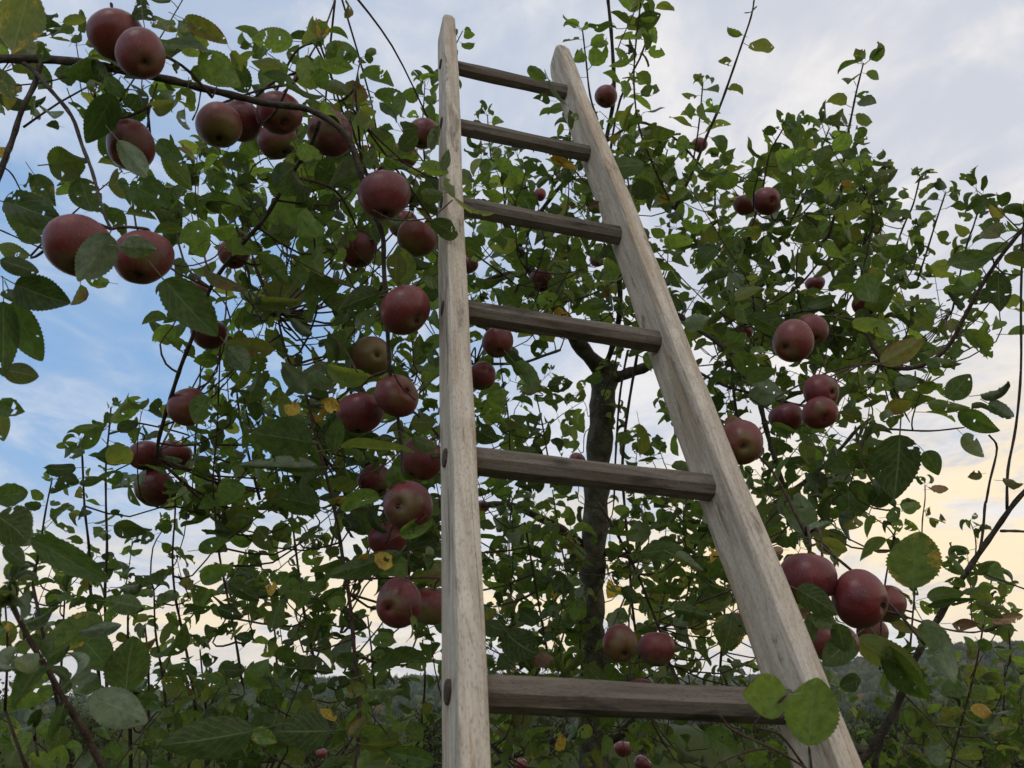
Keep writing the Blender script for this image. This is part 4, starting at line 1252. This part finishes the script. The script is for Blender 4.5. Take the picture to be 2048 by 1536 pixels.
# leaves that the photograph shows one by one; the corner of the enlargement first
R1, R2, R3, R4, R5, R6, R7, R8, R9 = (0, 0), (650, 0), (1348, 0), (0, 500), (650, 500), (1348, 500), (0, 1011), (650, 1011), (1348, 1011)
TL = {
    ('A', R1, 1.22): [(240, 75, 355, 130, 70, 'd'), (170, 200, 330, 185, 55, 'd'), (365, 130, 520, 95, 60, 'g'), (840, 120, 800, -70, 175, 'd'), (890, 95, 1040, 190, 110, 'y'), (1075, 110, 1320, 230, 130, 'b'), (1040, 120, 1140, 210, 100, 'u'),
        (970, 240, 1230, 330, 130, 'd'), (1180, 310, 1360, 500, 190, 'g'), (945, 250, 1045, 335, 80, 'd'), (1715, 240, 1490, 220, 140, 'g'), (1355, 300, 1420, 405, 75, 'd'), (1640, 390, 1450, 360, 85, 'd'), (1540, 430, 1755, 540, 110, 'd'),
        (1800, 330, 1780, 490, 120, 'g'), (1900, 330, 2000, 260, 80, 'd'), (1870, 400, 1890, 520, 100, 'd'), (1890, 380, 2060, 400, 100, 'g'), (410, 400, 560, 460, 110, 'd'), (530, 340, 620, 480, 90, 'u'), (620, 450, 720, 545, 110, 'd'),
        (750, 480, 890, 600, 130, 'd'), (505, 520, 600, 500, 90, 'u'), (660, 550, 525, 830, 170, 'd'), (520, 690, 690, 740, 80, 'd'), (1015, 600, 835, 660, 110, 'd'), (1100, 510, 1060, 665, 130, 'g'), (1080, 640, 1050, 785, 80, 'u'),
        (350, 740, 275, 725, 55, 'u'), (300, 960, 550, 930, 230, 'd'), (470, 1040, 520, 1250, 170, 'd'), (130, 1080, 230, 1060, 60, 'd'), (200, 1020, 320, 1215, 130, 'y'), (540, 1230, 670, 1180, 60, 'u'), (940, 890, 1110, 1085, 150, 'g'),
        (20, 1180, 380, 1290, 190, 'd'), (130, 1270, 260, 1430, 190, 'd'), (0, 1430, 190, 1530, 110, 'd'), (760, 1080, 1000, 1190, 190, 'd'), (740, 1240, 920, 1300, 120, 'd'), (920, 830, 1060, 950, 110, 'd'),
        (1270, 1010, 1130, 1090, 100, 'd'), (1200, 1070, 1260, 1165, 90, 'd'), (1080, 1340, 880, 1320, 75, 'g'), (1130, 1290, 1180, 1490, 180, 'g'), (1300, 930, 1480, 960, 130, 'd'), (0, 400, 60, 590, 120, 'y'), (0, 860, 50, 950, 80, 'o'),
        (230, 360, 310, 270, 90, 'd'), (420, 250, 470, 180, 60, 'd'), (500, 260, 670, 250, 80, 'y'), (1000, 380, 1090, 420, 70, 'd'), (1110, 420, 1240, 470, 130, 'd'), (1700, 1000, 1800, 1160, 120, 'd'), (1730, 900, 1870, 880, 100, 'g')],
    ('A', R1, 0.80): [(170, -70, 60, 370, 240, 'y')],
    ('A', R1, 1.06): [(690, 820, 880, 1060, 130, 'u')],
    ('A', R1, 0.92): [(640, 1370, 480, 1640, 210, 'u'), (700, 1440, 900, 1450, 130, 'u')],
    ('A', R4, 1.02): [(960, 175, 1230, 490, 240, 'd', 3)],
    ('A', R4, 0.95): [(90, 200, 370, 330, 210, 'd', 3), (80, 300, 210, 640, 180, 'd', 5), (20, 300, 20, 720, 170, 'd', 1), (10, 700, 215, 730, 130, 'd', 3), (-10, 900, 140, 960, 130, 'd', 5), (-10, 930, 20, 1110, 100, 'd', 1), (-20, 1440, 130, 1430, 150, 'd', 3), (0, 260, 180, 300, 90, 'u', 5), (0, 60, 215, 130, 110, 'd', 1)],
    ('D', R4, 1.75): [(1010, 440, 910, 570, 110, 'g'), (1015, 525, 1075, 580, 60, 'g'), (655, 1010, 830, 850, 130, 'g'), (610, 1050, 415, 1030, 65, 'g'), (480, 1165, 600, 1040, 90, 'g'), (450, 1130, 280, 1215, 110, 'g'), (445, 1275, 280, 1300, 90, 'd'),
        (460, 1340, 300, 1400, 100, 'd'), (250, 1460, 200, 1400, 80, 'g'), (460, 1370, 600, 1340, 70, 'd'), (640, 1150, 770, 1290, 140, 'y'), (700, 1360, 620, 1290, 120, 'd')],
    ('A', R4, 1.45): [(1330, 560, 1440, 710, 140, 'u'), (1600, 590, 1350, 520, 170, 'b'), (1480, 310, 1755, 300, 110, 'd'), (1700, 110, 1810, 210, 130, 'g'), (1520, 40, 1690, 180, 180, 'g'), (1890, 540, 2080, 640, 190, 'd'), (1790, 840, 1940, 690, 150, 'u'), (1790, 840, 1650, 665, 110, 'u'),
        (1830, 1130, 1500, 1060, 240, 'd'), (1860, 1270, 1430, 1275, 140, 'u'), (1940, 1180, 1960, 1000, 150, 'd'), (1755, 960, 1655, 900, 100, 'o'), (1870, 900, 1980, 890, 80, 'o'), (1850, 1010, 1900, 920, 60, 'o'), (1010, 60, 1120, 140, 100, 'd'),
        (1200, 110, 1420, 270, 130, 'b'), (470, 200, 470, 330, 110, 'b'), (640, 190, 500, 170, 90, 'y'), (1070, 1380, 1080, 1520, 120, 'y'), (1210, 850, 1130, 1000, 130, 'd'), (930, 930, 890, 880, 80, 'd'), (690, 1050, 800, 1010, 80, 'd')],
    ('A', R5, 1.25): [(320, 250, 90, 330, 150, 'd'), (190, 470, 300, 340, 110, 'u'), (110, 430, 190, 360, 100, 'd'), (10, 680, 260, 790, 140, 'g'), (90, 1160, 525, 1140, 125, 'g'), (510, 1100, 650, 1180, 100, 'd'), (400, 1260, 430, 1440, 130, 'd'),
        (60, 1180, 60, 980, 110, 'd'), (320, 1450, 70, 1480, 140, 'g'), (0, 890, 90, 930, 90, 'o'), (420, 20, 400, 190, 140, 'd'), (560, 560, 640, 600, 90, 'd'), (620, 150, 600, 230, 90, 'd'), (500, 1010, 640, 1000, 130, 'd')],
    ('B', R5, 2.1): [(950, 850, 1110, 920, 150, 'g'), (880, 1040, 1000, 1130, 120, 'd'), (1300, 800, 1440, 760, 110, 'd'), (870, 680, 950, 790, 60, 'u'), (850, 480, 910, 560, 90, 'y'), (1040, 620, 1180, 650, 90, 'd'), (1200, 560, 1320, 600, 110, 'd'), (1840, 1020, 1880, 1240, 90, 'd'), (1800, 1090, 1700, 1140, 100, 'd'), (1460, 1110, 1460, 1190, 80, 'g')],
    ('A', R8, 1.25): [(440, 170, 640, 80, 120, 'g'), (450, 280, 30, 400, 130, 'd'), (290, 290, 430, 380, 90, 'o'), (250, 270, 200, 350, 50, 'o'), (240, 1080, 440, 1060, 130, 'd'), (240, 1090, 110, 1080, 110, 'b'), (230, 1400, 420, 1420, 100, 'd'), (640, 1500, 340, 1440, 130, 'd'),
        (270, 790, 430, 760, 80, 'g'), (510, 640, 560, 790, 120, 'd'), (260, 980, 590, 850, 130, 'd'), (590, 60, 480, 20, 80, 'd')],
    ('B', R8, 1.9): [(930, 680, 1060, 760, 130, 'd'), (1060, 740, 1215, 930, 190, 'd'), (930, 910, 990, 990, 90, 'd'), (1690, 750, 1740, 590, 120, 'u'), (1830, 740, 1800, 890, 110, 'd'), (1220, 880, 1330, 940, 110, 'w'), (1850, 280, 2090, 250, 110, 'd'), (1240, 690, 1150, 600, 110, 'd'), (1740, 480, 1830, 560, 90, 'd'), (1950, 380, 1940, 290, 80, 'd'), (1980, 1000, 1920, 900, 80, 'u')],
    ('A', R2, 1.32): [(290, 545, 500, 640, 150, 'd'), (210, 640, 300, 770, 150, 'd'), (225, 400, 405, 490, 100, 'g'), (0, 280, 105, 270, 80, 'd'), (125, 0, 210, 90, 90, 'b'), (360, 980, 440, 880, 110, 'd'), (690, 1130, 550, 1160, 110, 'g'), (750, 1150, 950, 1300, 130, 'd'), (620, 1290, 845, 1420, 110, 'd'),
        (690, 1000, 710, 880, 60, 'u'), (700, 1040, 760, 1150, 60, 'u'), (230, 340, 290, 330, 60, 'd'), (230, 900, 350, 990, 120, 'd'), (440, 880, 530, 780, 100, 'd'), (400, 1330, 440, 1230, 100, 'd'), (620, 880, 660, 720, 80, 'u'), (560, 960, 720, 1020, 90, 'g')],
    ('B', R2, 1.75): [(1300, 460, 1170, 400, 80, 'd'), (1310, 470, 1400, 630, 160, 'd'), (1320, 590, 1210, 590, 70, 'd'), (1470, 990, 1275, 855, 70, 'o'), (1870, 960, 1610, 990, 130, 'd'), (1560, 890, 1710, 880, 60, 'y'), (1600, 1210, 1690, 1240, 60, 'u'), (1430, 640, 1440, 760, 40, 'd'), (1470, 660, 1450, 740, 40, 'd'), (1540, 1210, 1640, 1190, 50, 'w')],
    ('B', R6, 1.75): [(430, 780, 570, 690, 170, 'u'), (60, 420, 205, 440, 120, 'u'), (335, 310, 290, 190, 80, 'u'), (340, 290, 500, 210, 70, 'u'), (440, 380, 715, 520, 130, 'd'), (1110, 140, 1150, 330, 130, 'd'), (1210, 660, 1440, 540, 130, 'b'), (1320, 1080, 1310, 1440, 270, 'd', 5),
        (1610, 870, 1720, 740, 130, 'd'), (1040, 420, 1290, 480, 110, 'g'), (1480, 900, 1720, 930, 90, 'g'), (1660, 950, 1870, 1040, 130, 'd'), (1690, 1080, 1810, 1200, 100, 'u'), (1465, 1180, 1560, 1295, 110, 'd'), (1115, 1370, 1245, 1460, 100, 'd'), (1900, 130, 1890, 350, 150, 'd'),
        (1700, 470, 1900, 640, 130, 'g'), (1600, 90, 1860, 50, 130, 'd'), (290, 1010, 435, 990, 65, 'w'), (570, 1020, 735, 1080, 100, 'd'), (480, 1140, 550, 1200, 70, 'u'), (1030, 1170, 1130, 1280, 100, 'd'), (480, 560, 500, 640, 100, 'y'), (780, 340, 950, 290, 80, 'd'), (1170, 800, 1290, 830, 100, 'g'), (1290, 800, 1390, 760, 90, 'u'), (1210, 950, 1290, 1010, 90, 'u'),
        (1500, 1400, 1620, 1390, 50, 'w'), (1800, 1310, 1710, 1330, 60, 'b'), (1920, 1350, 2060, 1360, 80, 'b'), (1320, 1490, 1440, 1490, 80, 'g'), (600, 1490, 720, 1500, 130, 'u'), (1640, 640, 1680, 520, 70, 'g')],
    ('C', R9, 1.45): [(1400, 490, 1390, 150, 290, 'y', 3), (1700, 400, 1545, 290, 100, 'd'), (1245, 200, 1070, 320, 120, 'd'), (740, 160, 740, -60, 190, 'u'), (770, 160, 920, 100, 90, 'u'), (990, 130, 1135, 60, 80, 'b'), (830, 200, 1000, 280, 110, 'y'), (1070, 780, 1420, 1000, 200, 'd'), (1230, 820, 1480, 1130, 190, 'd'),
        (1450, 670, 1650, 990, 180, 'u'), (970, 1060, 1150, 1000, 100, 'd'), (1480, 590, 1745, 560, 60, 'd'), (1480, 540, 1680, 500, 100, 'd'), (1690, 510, 1780, 480, 80, 'g'), (1770, 480, 1870, 470, 80, 'g'), (1765, 570, 1880, 600, 70, 'd'), (1810, 610, 1910, 640, 70, 'd'), (1620, 690, 1800, 680, 90, 'w'), (1270, 690, 1420, 740, 60, 'b'),
        (1860, 680, 2040, 640, 60, 'w'), (1240, 70, 1350, 60, 80, 'd'), (1300, 80, 1330, 150, 80, 'g'), (1500, 80, 1600, 130, 80, 'd'), (1330, 20, 1440, 0, 80, 'g'), (1740, 1090, 1840, 1120, 80, 'g'), (1740, 1200, 1890, 1190, 90, 'o'), (1560, 1370, 1460, 1330, 90, 'g'), (1840, 1330, 1990, 1310, 110, 'y'), (1780, 790, 1850, 870, 110, 'd'),
        (940, 640, 980, 700, 60, 'u'), (640, 260, 540, 270, 80, 'w'), (690, 640, 830, 620, 80, 'w'), (1310, 500, 1400, 550, 80, 'b')],
    ('C', R9, 1.08): [(720, 490, 950, 610, 150, 'd', 3), (800, 650, 960, 720, 130, 'd'), (1050, 770, 880, 930, 160, 'd', 0), (780, 800, 820, 640, 90, 'd'), (960, 690, 1000, 850, 120, 'd')],
    ('C', R9, 0.80): [(660, 1110, 425, 1120, 240, 'g', 0), (790, 1410, 800, 1015, 300, 'g', 3)],
    ('C', R9, 1.0): [(170, 1330, 400, 1450, 160, 'd'), (0, 1395, 150, 1490, 140, 'd')],
    ('B', R9, 1.7): [(0, 600, 250, 640, 160, 'd'), (340, 640, 300, 890, 210, 'y'), (0, 290, 175, 370, 120, 'u'), (120, 790, 200, 950, 100, 'd'), (330, 930, 420, 940, 60, 'u')],
    ('D', R7, 0.85): [(185, 190, 590, 440, 160, 'd', 3), (-20, 60, 180, 180, 250, 'd', 5), (20, 240, 150, 340, 100, 'd', 1)],
    ('D', R7, 1.5): [(670, 120, 880, 130, 140, 'd'), (1170, 440, 1340, 350, 150, 'g'), (1335, 455, 1515, 545, 90, 'd'), (1070, 640, 1250, 590, 80, 'd'), (1270, 600, 1425, 640, 100, 'd'), (1330, 690, 1215, 750, 90, 'd'), (1160, 260, 1330, 220, 110, 'd'), (890, 880, 1140, 760, 130, 'g'), (1080, 1050, 930, 1060, 130, 'y'), (1200, 1060, 1240, 1150, 90, 'd'),
        (1730, 950, 1940, 960, 170, 'd'), (1310, 960, 1420, 980, 90, 'd'), (1180, 900, 1290, 890, 90, 'd'), (1640, 1010, 1730, 870, 120, 'd'), (1620, 480, 1550, 470, 100, 'o'), (1380, 760, 1500, 800, 70, 'd'), (490, 590, 600, 560, 110, 'd'), (330, 560, 490, 470, 50, 'u'), (200, 460, 330, 470, 90, 'd')],
    ('D', R7, 1.15): [(590, 650, 310, 850, 210, 'y', 3), (450, 740, 705, 700, 95, 'u', 5), (470, 760, 640, 960, 190, 'd', 1), (740, 1090, 740, 790, 250, 'g', 3), (430, 1110, 590, 970, 120, 'u', 5), (520, 1120, 850, 1250, 210, 'u', 1), (640, 560, 860, 590, 120, 'd', 3)],
    ('D', R7, 0.90): [(1480, 1320, 1000, 1420, 230, 'd', 3), (1470, 1320, 1610, 1390, 100, 'y', 5), (1930, 1320, 1600, 1330, 200, 'd', 1)],
}
TR = {'A': tA, 'B': tB, 'C': tC, 'D': tD}
for (k, off, d), rows in TL.items():
    for bx, by, tx, ty, w, key, *kk in rows:
        TR[k].traced_leaf(off, bx, by, tx, ty, w, d * random.uniform(0.97, 1.04), key, *(('flat', kk[0]) if kk else ()))
# leaves curled into rolls by the cold
for k, off, d, rows in (('A', R4, 1.45, [(1610, 340, 1455, 340, 70), (1700, 400, 1850, 520, 110), (1650, 330, 1690, 420, 90)]), ('B', R5, 1.8, [(1110, 660, 1305, 840, 120)]), ('A', R8, 1.2, [(640, 330, 545, 330, 110), (640, 290, 560, 260, 70)]),
                        ('D', R7, 0.84, [(60, 570, 10, 430, 150), (80, 560, 160, 430, 140), (70, 590, 180, 530, 130), (60, 570, -30, 520, 130), (70, 560, 90, 410, 120), (240, 1190, 150, 1310, 130), (290, 900, 400, 880, 110), (230, 900, 120, 940, 110)]), ('D', R7, 1.3, [(690, 560, 830, 600, 110), (700, 480, 860, 480, 100), (290, 880, 390, 900, 100), (230, 700, 320, 640, 70), (330, 1080, 470, 960, 120), (160, 1200, 240, 1290, 110), (90, 900, 130, 990, 80)]),
                        ('B', R6, 1.7, [(1790, 850, 1970, 830, 90), (1840, 900, 1980, 960, 110), (1740, 930, 1840, 880, 60)]), ('B', R8, 2.2, [(1490, 600, 1500, 540, 60)])):
    for bx, by, tx, ty, w in rows:
        TR[k].traced_leaf(off, bx, by, tx, ty, w * 1.4, d, 'u' if random.random() < 0.5 else 'd', 'hr')

# ------------------------------------------------------------------ rows of the orchard further away
SETS['far'] = [leaf_shape(900 + k, 2, 1, 0.3, -0.5, 0.2, 0.2, 0.03, 0, 0, pet=0) for k in range(5)]
FARL = tinted_mat('far_foliage', [(0.0, (0.045, 0.068, 0.025)), (0.5, (0.070, 0.095, 0.032)), (0.85, (0.115, 0.125, 0.040)), (0.97, (0.20, 0.15, 0.035)), (1.0, (0.22, 0.12, 0.03))])


def orchard_tree(x, y, h, label):
    t = thing('apple_tree', label, 'apple tree', (x, y, 0), 'apple trees further down the orchard')
    V, Fc = [], []
    P, R = smooth_path([(0, 0, 0), (0.03, 0, h * 0.25), (0, 0.02, h * 0.5), (0.03, 0, h * 0.9)], [0.06, 0.05, 0.035, 0.01], 3)
    tube(P, R, 7, 0.05, V, Fc)
    link('trunk', mesh_from('trunk', V, Fc), t, BARK_OLD)
    V, Fc = [], []
    tips = []
    for k in range(46):
        a = random.uniform(0, 6.28)
        z0 = h * random.uniform(0.2, 0.7)
        rr = h * random.uniform(0.15, 0.45)
        z1 = min(h * 1.05, z0 + h * random.uniform(0.15, 0.5))
        P = np.array([(0, 0, z0), (rr * 0.6 * math.cos(a), rr * 0.6 * math.sin(a), z0 * 0.6 + z1 * 0.4), (rr * math.cos(a), rr * math.sin(a), z1)])
        P, R = smooth_path(P, [0.014, 0.009, 0.003], 3)
        tube(P, R, 4, 0, V, Fc)
        tips += list(P[2:])
    link('branch', mesh_from('branch', V, Fc), t, BARK)
    blobs = []
    for k in range(2600):
        p = tips[random.randrange(len(tips))] + rng.normal(0, 0.10, 3)
        v, f, _ = SETS['far'][k % 5]
        L = random.uniform(0.06, 0.10)
        a, b = random.uniform(0, 6.28), random.uniform(-1.2, 0.6)
        yv = np.array([math.cos(a) * math.cos(b), math.sin(a) * math.cos(b), math.sin(b)])
        zv = norm(np.array([0, 0, 0.6]) + rng.normal(0, 0.5, 3))
        zv = norm(zv - yv * (zv @ yv))
        M = np.stack([np.cross(yv, zv), yv, zv], 1) * L
        blobs.append((v @ M.T + p, np.array(f), random.triangular(0, 1, 0.4)))
    link('crown', join_blobs('crown', blobs, FARL), t, kind='stuff')


for az, dist, h, label in ((-31, 20, 2.14, 'bushy green apple tree at the far left edge behind the shoots'), (-25, 26, 2.26, 'second bushy apple tree from the left, below the conifer ridge'), (-19, 19, 2.05, 'low bushy apple tree behind the thin shoots left of the ladder'), (-12, 24, 2.20, 'yellowish apple tree just left of the left ladder rail'),
                           (-5, 20, 1.98, 'low apple tree seen just right of the left ladder rail'), (2, 27, 2.08, 'small apple tree beyond the dark trunk and lowest rung'), (8, 33, 2.14, 'small distant apple tree right of the dark trunk'), (15, 28, 1.95, 'distant apple tree behind the foot of the right ladder rail'),
                           (22, 22, 1.89, 'apple tree beyond the slanting grey stem, under the wooded hill'), (28, 18, 1.89, 'bushy apple tree in the lower right corner under the wooded hill')):
    a = math.radians(az)
    orchard_tree(dist * math.sin(a), dist * math.cos(a), h, label)

# ------------------------------------------------------------------ apples
def apple_shape(seed, n=28, m=20):
    rd = random.Random(seed)
    lob = [rd.uniform(0.7, 1.3) for _ in range(5)]
    sq, con, dx_, dy_ = rd.uniform(0.84, 0.97), rd.uniform(0.03, 0.13), rd.uniform(-.09, .09), rd.uniform(-.09, .09)
    V, Fc = [], []
    Rr = 0.038
    for i in range(m + 1):
        ph = math.pi * i / m
        for k in range(n):
            a = 2 * math.pi * k / n
            s = math.sin(ph)
            rho = s * (1 + con * math.cos(ph))
            lowf = max(0.0, -math.cos(ph)) ** 2
            rho *= 1 + 0.035 * lowf * math.cos(5 * a) * lob[k * 5 // n] + 0.028 * math.cos(2 * a + seed) + 0.016 * math.cos(3 * a + 2 * seed) + 0.010 * math.cos(5 * a + seed) * math.cos(ph)
            z = sq * math.cos(ph)
            z -= 0.34 * math.exp(-(s / 0.30) ** 2) if ph < 1.5 else 0
            z += 0.20 * math.exp(-(s / 0.22) ** 2) if ph > 1.6 else 0
            V.append((Rr * (rho * math.cos(a) + dx_ * math.cos(ph)), Rr * (rho * math.sin(a) + dy_ * math.cos(ph)), Rr * z))
    for i in range(m):
        for k in range(n):
            k2 = (k + 1) % n
            Fc.append((i * n + k, (i + 1) * n + k, (i + 1) * n + k2, i * n + k2))
    me = mesh_from('apple', V, Fc)
    me.materials.append(APPLE)
    return me


AP = [apple_shape(k) for k in range(11)]
V, Fc = tube(*smooth_path([(0, 0, 0.018), (0.001, 0, 0.028), (0.004, 0.001, 0.042)], [0.0014, 0.0012, 0.0017], 3), 6)
STEM = mesh_from('stem', V, Fc)
STEM.materials.append(TWIG)
V, Fc = [], []
for k in range(5):
    a = 2 * math.pi * k / 5
    for da, r, z in ((-0.5, 0.0022, -0.0285), (0.5, 0.0022, -0.0285), (0.15, 0.0052, -0.0325)):
        V.append((r * math.cos(a + da), r * math.sin(a + da), z))
    V.append((0.0012 * math.cos(a), 0.0012 * math.sin(a), -0.0335))
    b = 4 * k
    Fc += [(b, b + 1, b + 2), (b, b + 2, b + 3), (b + 1, b + 3, b + 2), (b, b + 3, b + 1)]
CALYX = mesh_from('calyx', V, Fc, smooth=False)
CALYX.materials.append(plain('calyx_brown', (0.030, 0.020, 0.014), (0.060, 0.042, 0.028), 300))
NUDGE = {(282, 109): -0.27, (1640, 826): -0.08, (794, 791): -0.08, (309, 975): 0.30, (418, 667): 0.0, (843, 917): 0.05, (1772, 1208): 0.05}     # which of two touching apples hangs in front
n0 = 0
for x, y, r, green, cal, label in APPLES:
    d = F * 0.0385 / r + NUDGE.get((x, y), 0.0)
    c = at(x, y, d)
    ap = bpy.data.objects.new('apple', AP[n0 % len(AP)])
    C.objects.link(ap)
    sc = r * d / F / 0.038 * 1.0
    if cal is None:
        dn = norm(np.array([random.gauss(0, 0.28), random.gauss(0, 0.28), -1.0]))
    else:
        rr = min(0.95, math.hypot(*cal))
        view = norm(c - EYE)
        sx = norm(np.cross(view, np.array([0, 0, 1.0])))
        sy = np.cross(sx, view)
        dn = norm(sx * cal[0] - sy * cal[1] - view * math.sqrt(1 - rr * rr))
    q = Vector(-dn).to_track_quat('Z', 'Y')
    M = Matrix.Translation(Vector(c)) @ q.to_matrix().to_4x4() @ Matrix.Rotation(random.uniform(0, 6.28), 4, 'Z') @ Matrix.Scale(sc, 4)
    ap.matrix_world = M
    ap.color = (green, 0.0, 0, 1)
    ap['label'] = label
    ap['category'] = 'apple'
    ap['group'] = 'apples hanging on the branches'
    for nm, me in (('stem', STEM), ('calyx', CALYX)):
        o = link(nm, me, ap)
    n0 += 1
    # the spur twig that carries it
    tip = c - dn * 0.041 * sc
    best = None
    for t in (tA, tB, tC, tD):
        nd = np.array(t.nodes)
        dd = np.linalg.norm(nd - tip, axis=1) + np.maximum(0, tip[2] - nd[:, 2]) * 0.8
        k = int(np.argmin(dd))
        if best is None or dd[k] < best[0]:
            best = (dd[k], t, nd[k])
    gap_, t, nd = best
    if 0.004 < gap_ < 0.55:
        P, R = smooth_path([nd, nd * 0.55 + tip * 0.45 + np.array([0, 0, 0.12 * gap_]) + rng.normal(0, 0.05 * gap_, 3), tip - dn * 0.012, tip], [0.0026, 0.0022, 0.0021, 0.0019], 4)
        tube(P - t.base, R, 6, 0.1, t.V, t.F)
for t in (tA, tB, tC, tD):
    t.done()
